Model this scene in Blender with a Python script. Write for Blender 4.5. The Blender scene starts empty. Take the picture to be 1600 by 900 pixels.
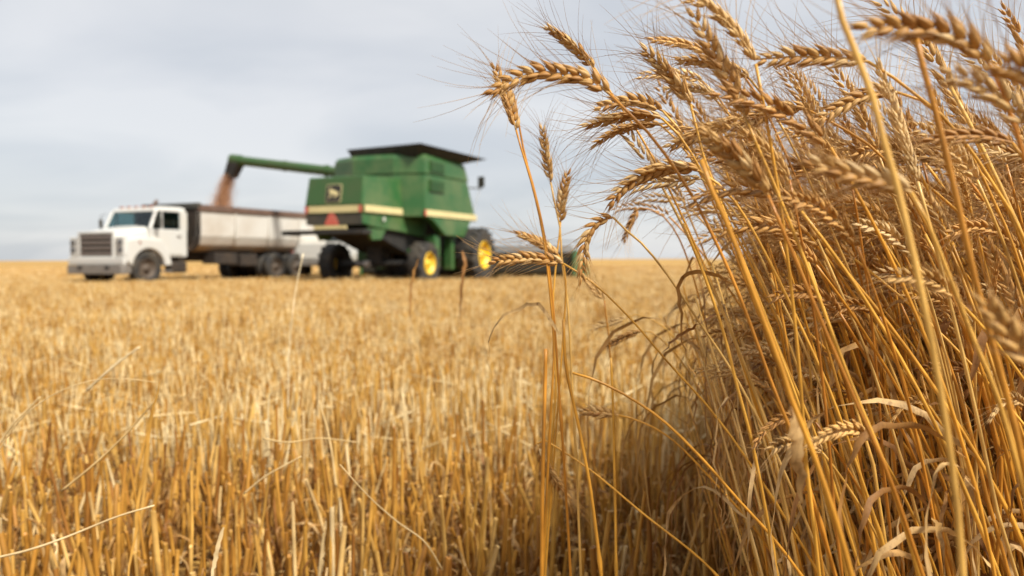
import bpy, bmesh, math, random
import numpy as np
from mathutils import Vector, Matrix, Euler

random.seed(11)
RNG = np.random.default_rng(11)
R = math.radians
scene = bpy.context.scene

# ------------------------------------------------------------------ camera
LENS, CAM_H = 28.0, 0.74
FPX = 1600 * LENS / 36.0                      # focal length in photo pixels
PITCH = math.atan(45 / FPX)
cam_data = bpy.data.cameras.new('camera')
cam_data.lens = LENS
cam_data.sensor_width = 36.0
cam_data.clip_start, cam_data.clip_end = 0.02, 20000
cam_data.dof.use_dof = True
cam_data.dof.focus_distance = 0.74
cam_data.dof.aperture_fstop = 5.6
cam_data.dof.aperture_blades = 9
camera = bpy.data.objects.new('camera', cam_data)
camera.location = (0, 0, CAM_H)
camera.rotation_euler = (R(90) - PITCH, R(0.18), 0)
scene.collection.objects.link(camera)
scene.camera = camera

# ------------------------------------------------------------------ sky, sun, exposure
SUN_EL, SUN_AZ = R(48), R(134)                # azimuth clockwise from +Y (view direction)
sun_vec = Vector((math.cos(SUN_EL) * math.sin(SUN_AZ), math.cos(SUN_EL) * math.cos(SUN_AZ), math.sin(SUN_EL)))
world = bpy.data.worlds.new('World')
scene.world = world
world.use_nodes = True
wn, wl = world.node_tree.nodes, world.node_tree.links
wn.clear()
w_out = wn.new('ShaderNodeOutputWorld')
w_sky = wn.new('ShaderNodeTexSky')
w_sky.sky_type = 'NISHITA'
w_sky.sun_disc = False
w_sky.sun_elevation = SUN_EL
w_sky.sun_rotation = SUN_AZ
w_bg = wn.new('ShaderNodeBackground')
w_bg.inputs['Strength'].default_value = 0.05
wl.new(w_sky.outputs[0], w_bg.inputs[0])
w_cl = wn.new('ShaderNodeBackground')
w_cl.inputs['Strength'].default_value = 0.168
tc = wn.new('ShaderNodeTexCoord')
sep = wn.new('ShaderNodeSeparateXYZ')
wl.new(tc.outputs['Generated'], sep.inputs[0])
def wmath(op, a, b=None):
    n = wn.new('ShaderNodeMath'); n.operation = op
    for i, v in enumerate((a, b)):
        if v is None: continue
        if isinstance(v, (int, float)): n.inputs[i].default_value = v
        else: wl.new(v, n.inputs[i])
    return n.outputs[0]
zz = wmath('ADD', wmath('ABSOLUTE', sep.outputs[2]), 0.22)
comb = wn.new('ShaderNodeCombineXYZ')
wl.new(wmath('DIVIDE', sep.outputs[0], zz), comb.inputs[0])
wl.new(wmath('DIVIDE', sep.outputs[1], zz), comb.inputs[1])
mp = wn.new('ShaderNodeMapping')
mp.inputs['Rotation'].default_value = (0, 0, R(28))
mp.inputs['Location'].default_value = (0.35, 1.2, 0)
mp.inputs['Scale'].default_value = (0.80, 1.05, 1)
wl.new(comb.outputs[0], mp.inputs[0])
nz = wn.new('ShaderNodeTexNoise')
nz.inputs['Scale'].default_value = 1.1
nz.inputs['Detail'].default_value = 5
nz.inputs['Roughness'].default_value = 0.46
nz.inputs['Distortion'].default_value = 0.5
wl.new(mp.outputs[0], nz.inputs['Vector'])
cr = wn.new('ShaderNodeValToRGB')
cr.color_ramp.elements[0].position = 0.36
cr.color_ramp.elements[0].color = (0.80, 0.84, 0.90, 1)
cr.color_ramp.elements[1].position = 0.62
cr.color_ramp.elements[1].color = (1.10, 1.10, 1.11, 1)
wl.new(nz.outputs[0], cr.inputs[0])
wl.new(cr.outputs[0], w_cl.inputs[0])
w_mix = wn.new('ShaderNodeMixShader')
w_mix.inputs[0].default_value = 0.90
wl.new(w_bg.outputs[0], w_mix.inputs[1])
wl.new(w_cl.outputs[0], w_mix.inputs[2])
wl.new(w_mix.outputs[0], w_out.inputs[0])

sun_data = bpy.data.lights.new('sun', 'SUN')
sun_data.energy = 1.5
sun_data.angle = R(10)
sun_data.color = (1.0, 0.95, 0.86)
sun = bpy.data.objects.new('sun', sun_data)
sun.rotation_euler = sun_vec.to_track_quat('Z', 'Y').to_euler()
sun.location = sun_vec * 60
scene.collection.objects.link(sun)

scene.view_settings.view_transform = 'Standard'
scene.view_settings.look = 'None'
scene.view_settings.exposure = 2.1
scene.view_settings.gamma = 1.0
scene.view_settings.use_curve_mapping = False
scene.render.engine = 'CYCLES'
scene.cycles.use_denoising = True
scene.cycles.use_adaptive_sampling = False
scene.cycles.max_bounces = 7
scene.cycles.transparent_max_bounces = 8

# ------------------------------------------------------------------ helpers
COL = scene.collection
def at(px, py, d):
    """Point of the place seen at photo pixel (px, py), d metres in front of the camera."""
    xc, yc = (px - 800) / FPX * d, -(py - 450) / FPX * d
    return np.array([xc, d * math.cos(PITCH) + yc * math.sin(PITCH), CAM_H - d * math.sin(PITCH) + yc * math.cos(PITCH)])

def tag(o, label=None, cat=None, group=None, kind=None):
    if label: o['label'] = label
    if cat: o['category'] = cat
    if group: o['group'] = group
    if kind: o['kind'] = kind
    return o

def empty(name, loc=(0, 0, 0), rz=0.0):
    o = bpy.data.objects.new(name, None)
    o.empty_display_size = 0.1
    o.location = loc
    o.rotation_euler = (0, 0, rz)
    COL.objects.link(o)
    return o

def link(name, mesh, parent=None):
    o = bpy.data.objects.new(name, mesh)
    COL.objects.link(o)
    o.parent = parent
    return o

class MB:
    """Collects shapes, builds ONE mesh."""
    def __init__(self): self.v, self.f, self.m = [], [], []
    def add(self, vs, fs, mi=0):
        b = len(self.v)
        self.v.extend([tuple(p) for p in vs])
        self.f.extend([tuple(b + i for i in f) for f in fs])
        self.m.extend([mi] * len(fs))
        return self
    def box(self, x0, x1, y0, y1, z0, z1, mi=0):
        vs = [(x0, y0, z0), (x1, y0, z0), (x1, y1, z0), (x0, y1, z0), (x0, y0, z1), (x1, y0, z1), (x1, y1, z1), (x0, y1, z1)]
        return self.add(vs, [(3, 2, 1, 0), (4, 5, 6, 7), (0, 1, 5, 4), (1, 2, 6, 5), (2, 3, 7, 6), (3, 0, 4, 7)], mi)
    def prism(self, prof, y0, y1, mi=0):
        """profile of (x, z) points, extruded along y"""
        n = len(prof)
        vs = [(x, y0, z) for x, z in prof] + [(x, y1, z) for x, z in prof]
        fs = [tuple(range(n)), tuple(range(2 * n - 1, n - 1, -1))]
        fs += [(i, i + n, (i + 1) % n + n, (i + 1) % n) for i in range(n)]
        return self.add(vs, fs, mi)
    def xprism(self, prof, x0, x1, mi=0):
        """profile of (y, z) points, extruded along x"""
        n = len(prof)
        vs = [(x0, y, z) for y, z in prof] + [(x1, y, z) for y, z in prof]
        fs = [tuple(range(n)), tuple(range(2 * n - 1, n - 1, -1))]
        fs += [(i, i + n, (i + 1) % n + n, (i + 1) % n) for i in range(n)]
        return self.add(vs, fs, mi)
    def loft(self, polys, cap=True, mi=0):
        n = len(polys[0]); vs = [p for q in polys for p in q]; fs = []
        for k in range(len(polys) - 1):
            a, b = k * n, (k + 1) * n
            fs += [(a + i, a + (i + 1) % n, b + (i + 1) % n, b + i) for i in range(n)]
        if cap:
            fs.append(tuple(range(n - 1, -1, -1)))
            fs.append(tuple(range((len(polys) - 1) * n, len(polys) * n)))
        return self.add(vs, fs, mi)
    def tube(self, pts, rad, n=6, cap=True, mi=0):
        vs, fs = tube_geo(pts, rad, n, cap)
        return self.add(vs, fs, mi)
    def lathe(self, prof, c, n=28, mi=0):
        """profile of (radius, y offset), turned round the y axis through c"""
        polys = []
        for r, dy in prof:
            polys.append([(c[0] + r * math.cos(2 * math.pi * k / n), c[1] + dy, c[2] + r * math.sin(2 * math.pi * k / n)) for k in range(n)])
        return self.loft(polys, False, mi)
    def mesh(self, name, mats, smooth=False):
        me = bpy.data.meshes.new(name)
        me.from_pydata(self.v, [], self.f)
        mats = mats if isinstance(mats, (list, tuple)) else [mats]
        for m in mats: me.materials.append(m)
        if len(mats) > 1: me.polygons.foreach_set('material_index', self.m)
        if smooth: me.polygons.foreach_set('use_smooth', [True] * len(me.polygons))
        me.update()
        return me
    def build(self, name, mats, parent=None, smooth=False, bevel=0.0, fix=True):
        me = self.mesh(name, mats, smooth)
        if fix:
            bm = bmesh.new(); bm.from_mesh(me)
            bmesh.ops.recalc_face_normals(bm, faces=bm.faces)
            bm.to_mesh(me); bm.free()
        o = link(name, me, parent)
        if bevel:
            b = o.modifiers.new('bevel', 'BEVEL'); b.width = bevel; b.segments = 2; b.limit_method = 'ANGLE'
        return o

def frames(P):
    P = np.asarray(P, float)
    T = np.gradient(P, axis=0)
    T /= np.linalg.norm(T, axis=1)[:, None] + 1e-12
    up = np.array([0.13, 0.97, 0.2])
    A = np.cross(T, up); A /= np.linalg.norm(A, axis=1)[:, None] + 1e-12
    B = np.cross(T, A)
    return T, A, B

def tube_geo(P, rad, n=6, cap=True):
    P = np.asarray(P, float); k = len(P)
    rad = np.broadcast_to(np.asarray(rad, float), (k,))
    T, A, B = frames(P)
    ang = np.arange(n) * 2 * math.pi / n
    V = P[:, None, :] + rad[:, None, None] * (np.cos(ang)[None, :, None] * A[:, None, :] + np.sin(ang)[None, :, None] * B[:, None, :])
    V = V.reshape(-1, 3)
    F = []
    for i in range(k - 1):
        a, b = i * n, (i + 1) * n
        for j in range(n):
            F.append((a + j, a + (j + 1) % n, b + (j + 1) % n, b + j))
    if cap:
        F.append(tuple(range(n - 1, -1, -1)))
        F.append(tuple(range((k - 1) * n, k * n)))
    return V.tolist(), F

def smooth_path(P, n):
    """Catmull-Rom through the points, n samples spaced evenly by arc length"""
    P = np.asarray(P, float)
    if len(P) < 3:
        t = np.linspace(0, 1, n)[:, None]
        return P[0] * (1 - t) + P[-1] * t
    Q = np.vstack([2 * P[0] - P[1], P, 2 * P[-1] - P[-2]])
    out = []
    for i in range(1, len(Q) - 2):
        t = np.linspace(0, 1, 14, endpoint=False)[:, None]
        a, b, c, d = Q[i - 1], Q[i], Q[i + 1], Q[i + 2]
        out.append(0.5 * (2 * b + (c - a) * t + (2 * a - 5 * b + 4 * c - d) * t ** 2 + (3 * b - a - 3 * c + d) * t ** 3))
    out = np.vstack(out + [P[-1:]])
    s = np.concatenate([[0], np.cumsum(np.linalg.norm(np.diff(out, axis=0), axis=1))])
    u = np.linspace(0, s[-1], n)
    return np.stack([np.interp(u, s, out[:, k]) for k in range(3)], 1)

# ------------------------------------------------------------------ materials
def base_mat(name):
    m = bpy.data.materials.new(name); m.use_nodes = True
    nt = m.node_tree
    return m, nt, nt.nodes, nt.links, nt.nodes['Principled BSDF']

def mix_rgb(nt, fac, a, b, mode='MIX'):
    n = nt.nodes.new('ShaderNodeMix'); n.data_type = 'RGBA'; n.blend_type = mode
    for key, v in ((0, fac), (6, a), (7, b)):
        if isinstance(v, (int, float)): n.inputs[key].default_value = v
        elif isinstance(v, tuple): n.inputs[key].default_value = (*v[:3], 1)
        else: nt.links.new(v, n.inputs[key])
    return n.outputs[2]

def noise(nt, scale, detail=4, rough=0.55, vec=None, stretch=None):
    n = nt.nodes.new('ShaderNodeTexNoise')
    n.inputs['Scale'].default_value = scale
    n.inputs['Detail'].default_value = detail
    n.inputs['Roughness'].default_value = rough
    c = nt.nodes.new('ShaderNodeTexCoord')
    src = c.outputs['Object'] if vec is None else vec
    if stretch:
        mpn = nt.nodes.new('ShaderNodeMapping'); mpn.inputs['Scale'].default_value = stretch
        nt.links.new(src, mpn.inputs[0]); src = mpn.outputs[0]
    nt.links.new(src, n.inputs['Vector'])
    return n.outputs[0]

def ramp(nt, src, stops):
    n = nt.nodes.new('ShaderNodeValToRGB')
    el = n.color_ramp.elements
    while len(el) < len(stops): el.new(0.5)
    for e, (p, c) in zip(el, stops):
        e.position = p; e.color = (*c, 1) if len(c) == 3 else c
    nt.links.new(src, n.inputs[0])
    return n.outputs[0]

def straw_mat(name, stops, rough=0.42, trans=0.0, nscale=60.0, spot=(0.22, 0.10, 0.025), spot_amt=0.5, spec=0.4):
    """dry straw: each stalk (object or instance) its own tone, darker weathered flecks along it"""
    m, nt, N, L, P = base_mat(name)
    oi = N.new('ShaderNodeObjectInfo')
    col = ramp(nt, oi.outputs['Random'], stops)
    n1 = noise(nt, nscale, 5, 0.6, stretch=(1, 1, 0.22))
    f1 = ramp(nt, n1, [(0.50, (0, 0, 0)), (0.74, (1, 1, 1))])
    sc = N.new('ShaderNodeMath'); sc.operation = 'MULTIPLY'; sc.inputs[1].default_value = spot_amt
    L.new(f1, sc.inputs[0])
    col = mix_rgb(nt, sc.outputs[0], col, spot)
    n2 = noise(nt, 14.0, 3, 0.55)
    f2 = ramp(nt, n2, [(0.33, (0.64, 0.60, 0.54)), (0.66, (1.16, 1.17, 1.20))])
    col = mix_rgb(nt, 1.0, col, f2, 'MULTIPLY')
    L.new(col, P.inputs['Base Color'])
    P.inputs['Roughness'].default_value = rough
    P.inputs['Specular IOR Level'].default_value = spec
    bp = N.new('ShaderNodeBump'); bp.inputs['Strength'].default_value = 0.35; bp.inputs['Distance'].default_value = 0.0006
    fine = noise(nt, 900, 2, 0.5, stretch=(1, 1, 0.05))
    L.new(fine, bp.inputs['Height'])
    L.new(bp.outputs[0], P.inputs['Normal'])
    if trans:
        t = N.new('ShaderNodeBsdfTranslucent'); L.new(col, t.inputs[0])
        mx = N.new('ShaderNodeMixShader'); mx.inputs[0].default_value = trans
        L.new(P.outputs[0], mx.inputs[1]); L.new(t.outputs[0], mx.inputs[2])
        L.new(mx.outputs[0], N['Material Output'].inputs[0])
    return m

M = {}
M['stem'] = straw_mat('wheat_stem', [(0.0, (0.48, 0.185, 0.024)), (0.3, (0.67, 0.315, 0.038)), (0.7, (0.74, 0.40, 0.062)), (1.0, (0.73, 0.47, 0.15))], 0.36, 0, 70, spot_amt=0.45)
M['ear'] = straw_mat('wheat_ear', [(0.0, (0.46, 0.22, 0.055)), (0.35, (0.60, 0.33, 0.092)), (0.7, (0.70, 0.43, 0.145)), (1.0, (0.80, 0.57, 0.27))], 0.56, 0.08, 420, spot=(0.26, 0.11, 0.025), spot_amt=0.7)
M['awn'] = straw_mat('wheat_awn', [(0.0, (0.42, 0.21, 0.055)), (1.0, (0.66, 0.41, 0.16))], 0.4, 0.15, 40, spot_amt=0.2)
M['leaf'] = straw_mat('dry_leaf', [(0.0, (0.24, 0.105, 0.026)), (0.4, (0.40, 0.205, 0.055)), (0.75, (0.52, 0.31, 0.10)), (1.0, (0.64, 0.43, 0.19))], 0.65, 0.12, 260, spot=(0.15, 0.062, 0.018), spot_amt=0.8)
M['stubble'] = straw_mat('cut_stubble', [(0.0, (0.28, 0.115, 0.022)), (0.3, (0.47, 0.22, 0.034)), (0.7, (0.60, 0.32, 0.060)), (0.92, (0.70, 0.43, 0.125)), (1.0, (0.84, 0.66, 0.36))], 0.42, 0.06, 45, spot_amt=0.55)  # deeper on the near tufts: shade between the stalks put into their tone
M['straw'] = straw_mat('pale_straw', [(0.0, (0.66, 0.45, 0.18)), (1.0, (0.84, 0.70, 0.44))], 0.4, 0.05, 40, spot_amt=0.2)

def paint(name, color, rough=0.4, metal=0.0, dirt=None, dirt_amt=0.4, dscale=2.0, coat=0.0, lo=None):
    m, nt, N, L, P = base_mat(name)
    d = dirt or tuple(c * 0.6 for c in color)
    n1 = noise(nt, dscale, 6, 0.62)
    f = ramp(nt, n1, [(0.42, (0, 0, 0)), (0.72, (dirt_amt,) * 3)])
    col = mix_rgb(nt, f, color, d)
    if lo:                                     # mud and rust that has settled along the lower edge, in height z0..z1
        z0, z1, c2, amt = lo
        tcn = N.new('ShaderNodeTexCoord'); sp = N.new('ShaderNodeSeparateXYZ'); L.new(tcn.outputs['Object'], sp.inputs[0])
        mr = N.new('ShaderNodeMapRange'); mr.inputs[1].default_value = z1; mr.inputs[2].default_value = z0
        L.new(sp.outputs[2], mr.inputs[0])
        nn = noise(nt, 3.1, 6, 0.65)
        mu = N.new('ShaderNodeMath'); mu.operation = 'MULTIPLY'; L.new(mr.outputs[0], mu.inputs[0]); L.new(ramp(nt, nn, [(0.25, (0.25,) * 3), (0.6, (amt,) * 3)]), mu.inputs[1])
        col = mix_rgb(nt, mu.outputs[0], col, c2)
    L.new(col, P.inputs['Base Color'])
    P.inputs['Roughness'].default_value = rough
    P.inputs['Metallic'].default_value = metal
    P.inputs['Coat Weight'].default_value = coat
    return m

M['green'] = paint('green_paint', (0.024, 0.106, 0.026), 0.45, dirt=(0.14, 0.175, 0.065), dirt_amt=0.75, dscale=1.1, coat=0.15)
M['green_dusty'] = paint('dusty_green_paint', (0.034, 0.090, 0.022), 0.55, dirt=(0.075, 0.085, 0.032), dirt_amt=0.6, dscale=1.2)
M['dark_trim'] = paint('dark_trim', (0.035, 0.034, 0.026), 0.6, dirt=(0.11, 0.09, 0.055), dirt_amt=0.5)
M['black'] = paint('black_rubber', (0.014, 0.013, 0.012), 0.75, dirt=(0.06, 0.05, 0.035), dirt_amt=0.5, dscale=4)
M['tyre'] = paint('tyre_rubber', (0.022, 0.021, 0.020), 0.8, dirt=(0.10, 0.078, 0.05), dirt_amt=0.7, dscale=3)
M['yellow'] = paint('yellow_rim', (0.80, 0.50, 0.015), 0.4, dirt=(0.55, 0.42, 0.14), dirt_amt=0.5)
M['cream'] = paint('cream_stripe', (0.66, 0.57, 0.28), 0.5, dirt=(0.52, 0.40, 0.20), dirt_amt=0.5)
M['red'] = paint('red_reflector', (0.52, 0.09, 0.06), 0.4, dirt=(0.5, 0.22, 0.15), dirt_amt=0.5)
M['white'] = paint('white_cab_paint', (0.58, 0.57, 0.53), 0.34, dirt=(0.60, 0.55, 0.46), dirt_amt=0.5, dscale=1.4, coat=0.3)
M['box_white'] = paint('white_grain_box', (0.66, 0.63, 0.57), 0.42, dirt=(0.42, 0.33, 0.23), dirt_amt=0.6, dscale=0.75, lo=(1.0, 1.42, (0.36, 0.20, 0.10), 0.9))
M['rust'] = paint('rusty_rail', (0.145, 0.085, 0.058), 0.7, dirt=(0.08, 0.045, 0.03), dirt_amt=0.8, dscale=3)
M['chassis'] = paint('muddy_chassis', (0.028, 0.021, 0.016), 0.85, dirt=(0.075, 0.05, 0.03), dirt_amt=0.7, dscale=3)
M['wheel_steel'] = paint('dusty_steel_rim', (0.085, 0.062, 0.045), 0.7, dirt=(0.13, 0.09, 0.055), dirt_amt=0.7, dscale=5)
M['chrome'] = paint('dull_chrome', (0.24, 0.22, 0.195), 0.45, 0.3, dirt=(0.17, 0.135, 0.10), dirt_amt=0.7, dscale=3)
M['grille_dark'] = paint('grille_recess', (0.010, 0.008, 0.008), 0.8)
M['grille_bar'] = paint('grille_bar', (0.22, 0.185, 0.165), 0.4, 0.4, dirt=(0.2, 0.16, 0.13), dirt_amt=0.6)
M['lamp'] = paint('headlamp_glass', (0.42, 0.43, 0.44), 0.12, 0.2)
M['amber'] = paint('amber_lens', (0.32, 0.10, 0.05), 0.4)
M['glass'] = paint('window_glass', (0.020, 0.028, 0.032), 0.06)
M['interior'] = paint('cab_interior', (0.05, 0.055, 0.06), 0.7)
M['grain'] = paint('wheat_grain', (0.46, 0.25, 0.13), 0.6, dirt=(0.36, 0.18, 0.085), dirt_amt=0.6, dscale=12)
M['steel'] = paint('header_steel', (0.46, 0.47, 0.48), 0.5, 0.2)  # light grey; on the header it carries the sky's reflection

def window_glass():
    m, nt, N, L, P = base_mat('windscreen_glass')
    P.inputs['Base Color'].default_value = (0.30, 0.45, 0.46, 1)
    P.inputs['Roughness'].default_value = 0.03
    P.inputs['Transmission Weight'].default_value = 1.0
    P.inputs['IOR'].default_value = 1.45
    return m
M['clear_glass'] = window_glass()

def ground_mat():
    m, nt, N, L, P = base_mat('stubble_ground')
    g = N.new('ShaderNodeNewGeometry')
    n1 = noise(nt, 0.9, 8, 0.68, vec=g.outputs['Position'])
    n2 = noise(nt, 26, 6, 0.7, vec=g.outputs['Position'])
    n3 = noise(nt, 0.06, 4, 0.6, vec=g.outputs['Position'], stretch=(0.35, 1.0, 1))
    litter = ramp(nt, n2, [(0.36, (0.060, 0.034, 0.016)), (0.54, (0.20, 0.11, 0.036)), (0.68, (0.50, 0.31, 0.10))])
    tone = ramp(nt, n1, [(0.3, (0.80, 0.78, 0.76)), (0.7, (1.15, 1.13, 1.10))])
    band = ramp(nt, n3, [(0.36, (0.82, 0.79, 0.74)), (0.62, (1.10, 1.10, 1.10))])
    straw = mix_rgb(nt, 0.0, (0.43, 0.27, 0.092), (0.6, 0.4, 0.15))
    # past the stalks that are built, the standing straw itself is the surface one sees
    ln = N.new('ShaderNodeVectorMath'); ln.operation = 'LENGTH'; L.new(g.outputs['Position'], ln.inputs[0])
    mr = N.new('ShaderNodeMapRange'); mr.inputs[1].default_value = 14; mr.inputs[2].default_value = 50
    L.new(ln.outputs['Value'], mr.inputs[0])
    col = mix_rgb(nt, mr.outputs[0], litter, straw)
    col = mix_rgb(nt, 1.0, col, tone, 'MULTIPLY')
    col = mix_rgb(nt, 1.0, col, band, 'MULTIPLY')
    L.new(col, P.inputs['Base Color'])
    P.inputs['Roughness'].default_value = 0.9
    P.inputs['Specular IOR Level'].default_value = 0.1
    bp = N.new('ShaderNodeBump'); bp.inputs['Strength'].default_value = 0.8; bp.inputs['Distance'].default_value = 0.02
    L.new(n2, bp.inputs['Height']); L.new(bp.outputs[0], P.inputs['Normal'])
    return m
M['ground'] = ground_mat()

# ------------------------------------------------------------------ ground
def ground():
    m = MB()
    ys = [-40, -10, -3, 0, 2, 5, 10, 20, 40, 80, 160, 400, 1200, 6000]
    xs = [-6000, -1200, -400, -160, -80, -40, -20, -10, -4, 0, 4, 10, 20, 40, 80, 160, 400, 1200, 6000]
    vs = []
    for y in ys:
        for x in xs:
            far = max(0.0, y - 60)
            z = 1.1 * max(0, min(1, (y - 80) / 600)) * math.exp(-((x + 200) / 420) ** 2)
            vs.append((x, y, z))
    n = len(xs)
    fs = [(j * n + i, j * n + i + 1, (j + 1) * n + i + 1, (j + 1) * n + i) for j in range(len(ys) - 1) for i in range(n - 1)]
    m.add(vs, fs)
    o = m.build('ground', M['ground'], smooth=True)
    tag(o, 'harvested field of golden straw reaching to the horizon', 'field', kind='structure')
ground()

# ------------------------------------------------------------------ wheels
def wheel(parent, c, r, w, rim_r, rim_mat, outside, lug=0, hub=0.1, name='wheel'):
    """a wheel turned round the y axis; outside = +1 / -1 is the side that faces out"""
    t = MB()
    h = w / 2
    t.lathe([(rim_r, -h * .8), (rim_r + .03, -h * .95), (r * .86, -h), (r * .97, -h * .82), (r, -h * .45), (r, h * .45), (r * .97, h * .82), (r * .86, h), (rim_r + .03, h * .95), (rim_r, h * .8), (rim_r, -h * .8)], c, 36)
    if lug:
        for k in range(lug):
            for s in (-1, 1):
                a = 2 * math.pi * (k + (0.5 if s > 0 else 0)) / lug
                poly = []
                for da, dy in ((0.0, 0.02), (0.085, 0.02), (0.30, h * 0.98), (0.215, h * 0.98)):
                    for rr in (r * .93, r * 1.035):
                        poly.append((c[0] + rr * math.cos(a + da), c[1] + s * dy, c[2] + rr * math.sin(a + da)))
                t.add(poly, [(0, 2, 4, 6), (1, 7, 5, 3), (0, 1, 3, 2), (2, 3, 5, 4), (4, 5, 7, 6), (6, 7, 1, 0)])
    tyre = t.build('tyre', M['tyre'], None, smooth=not lug)
    rm = MB()
    o = outside * h
    rm.lathe([(rim_r, o * .85), (rim_r * .94, o * .98), (rim_r * .90, o * .7), (rim_r * .55, o * .25), (rim_r * .42, o * .42), (hub, o * .45), (hub, o * .75), (0.001, o * .78)], c, 32)
    for k in range(8):
        a = 2 * math.pi * k / 8
        x, z = c[0] + rim_r * .30 * math.cos(a), c[2] + rim_r * .30 * math.sin(a)
        rm.box(x - .018, x + .018, min(c[1] + o * .40, c[1] + o * .55), max(c[1] + o * .40, c[1] + o * .55), z - .018, z + .018)
    wroot = tyre
    wroot.name = name; wroot.data.name = name
    wroot.parent = parent
    rm.build('rim', rim_mat, wroot, smooth=True)
    return wroot

# ------------------------------------------------------------------ grain truck
def truck():
    th = R(246)
    root = empty('grain_truck', (-11.48, 23.43, 0), th)
    tag(root, 'white grain truck with a muddy box taking the wheat from the auger', 'truck')
    # frame and running gear
    MB().box(-7.7, .7, .32, .46, .70, .92).box(-7.7, .7, -.46, -.32, .70, .92).box(-.12, .12, -.85, .85, .42, .56).box(-5.55, -5.35, -.8, .8, .42, .6).box(-6.65, -6.45, -.8, .8, .42, .6).box(-4.4, -4.2, -.45, .45, .6, .9).box(-7.7, -7.55, -.45, .45, .7, .92).box(-1.7, -1.5, -.45, .45, .6, .9).build('chassis', M['chassis'], root, bevel=.01)
    for s in (1, -1):
        wheel(root, (0, s * .93, .5), .5, .28, .29, M['wheel_steel'], s)
        for x in (-5.45, -6.55):
            wheel(root, (x, s * 1.0, .5), .5, .27, .29, M['wheel_steel'], s)
            wheel(root, (x, s * .66, .5), .5, .27, .29, M['wheel_steel'], s)
    # hood: loft from grille to cowl
    hood = MB()
    def sec(x, w, z0, z1, zc):
        return [(x, -w, z0), (x, -w, z1 - .10), (x, -w * .9, z1), (x, -w * .35, zc), (x, w * .35, zc), (x, w * .9, z1), (x, w, z1 - .10), (x, w, z0)]
    hood.loft([sec(.78, .72, .86, 1.50, 1.53), sec(.58, .76, .86, 1.57, 1.62), sec(.0, .82, .92, 1.68, 1.73), sec(-.26, .85, .92, 1.72, 1.77)])
    hood.build('hood', M['white'], root, smooth=False, bevel=.03)
    # front wings with an open arch over the wheel
    for s in (1, -1):
        f = MB()
        arch = [(.58 * math.cos(a), .5 + .58 * math.sin(a)) for a in np.linspace(R(8), R(172), 11)]
        prof = [(.74, .70), (.80, .95), (.74, 1.32), (.30, 1.40), (-.45, 1.34), (-.72, 1.0), (-.82, .60), (-.70, .58)] + arch[::-1]
        f.prism(prof, s * .70, s * 1.14) if s > 0 else f.prism(prof, s * 1.14, s * .70)
        f.build('wing', M['white'], root, bevel=.04)
        # lamp nacelle with two stacked lamps
        n = MB().box(.70, .83, s * .93 - .17, s * .93 + .17, .84, 1.42)
        hb = n.build('lamp_panel', M['white'], root, bevel=.03)
        for z in (1.04, 1.25):
            l = MB()
            l.lathe([(.001, .0), (.045, .0), (.065, -.015), (.072, -.05)], (0, 0, 0), 20)
            o = l.build('headlight', M['lamp'], root, smooth=True)
            o.location = (.845, s * .95, z); o.rotation_euler = (0, 0, R(-90))
            b = MB(); b.lathe([(.070, -.05), (.084, -.03), (.084, .012), (.076, .014), (.070, -.02)], (0, 0, 0), 20)
            b.build('bezel', M['grille_dark'], o, smooth=True)
        a = MB().box(.30, .36, s * 1.141 - .0, s * 1.141 + s * .02, 1.22, 1.28) if s > 0 else MB().box(.30, .36, -1.161, -1.141, 1.22, 1.28)
        a.build('side_marker', M['amber'], root)
    # grille with its bars
    MB().box(.77, .80, -.66, .66, .84, 1.50).build('grille', M['grille_dark'], root)
    gf = MB().box(.79, .86, -.72, .72, 1.49, 1.56).box(.79, .86, -.72, .72, .80, .86).box(.79, .86, -.72, -.65, .86, 1.49).box(.79, .86, .65, .72, .86, 1.49)
    gf.build('grille_frame', M['white'], root, bevel=.012)
    for k in range(4):
        z = .895 + k * .152
        MB().box(.801, .85, -.648, .648, z, z + .088).build('grille_bar', M['grille_bar'], root, bevel=.01)
    # bumper and valance
    MB().box(.74, .88, -1.12, 1.12, .62, .83).build('valance', M['white'], root, bevel=.03)
    MB().loft([[(.83, -1.18, .35), (.94, -1.08, .35), (.94, -1.08, .61), (.83, -1.18, .61)], [(.83, 1.18, .35), (.94, 1.08, .35), (.94, 1.08, .61), (.83, 1.18, .61)]]).box(.66, .85, 1.09, 1.18, .36, .60).box(.66, .85, -1.18, -1.09, .36, .60).build('bumper', M['chrome'], root, bevel=.02)
    for y in (-.55, .55):
        MB().box(.941, .955, y - .08, y + .08, .50, .58).build('tow_slot', M['grille_dark'], root)
    # cab: pillars, roof, back, doors, glass
    cab = MB()
    W = .98
    cab.loft([[(-.22, -W, .84), (-.22, W, .84), (-1.55, W, .84), (-1.55, -W, .84)], [(-.20, -W, 1.66), (-.20, W, 1.66), (-1.56, W, 1.66), (-1.56, -W, 1.66)]])
    cab.build('cab_body', M['white'], root, bevel=.03)
    rf = MB().loft([[(-.44, -.93, 2.19), (-.44, .93, 2.19), (-1.58, .93, 2.19), (-1.58, -.93, 2.19)], [(-.50, -.90, 2.30), (-.50, .90, 2.30), (-1.55, .90, 2.32), (-1.55, -.90, 2.32)], [(-.75, -.75, 2.35), (-.75, .75, 2.35), (-1.45, .75, 2.36), (-1.45, -.75, 2.36)]])
    rf.build('cab_roof', M['white'], root, bevel=.03)
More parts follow.
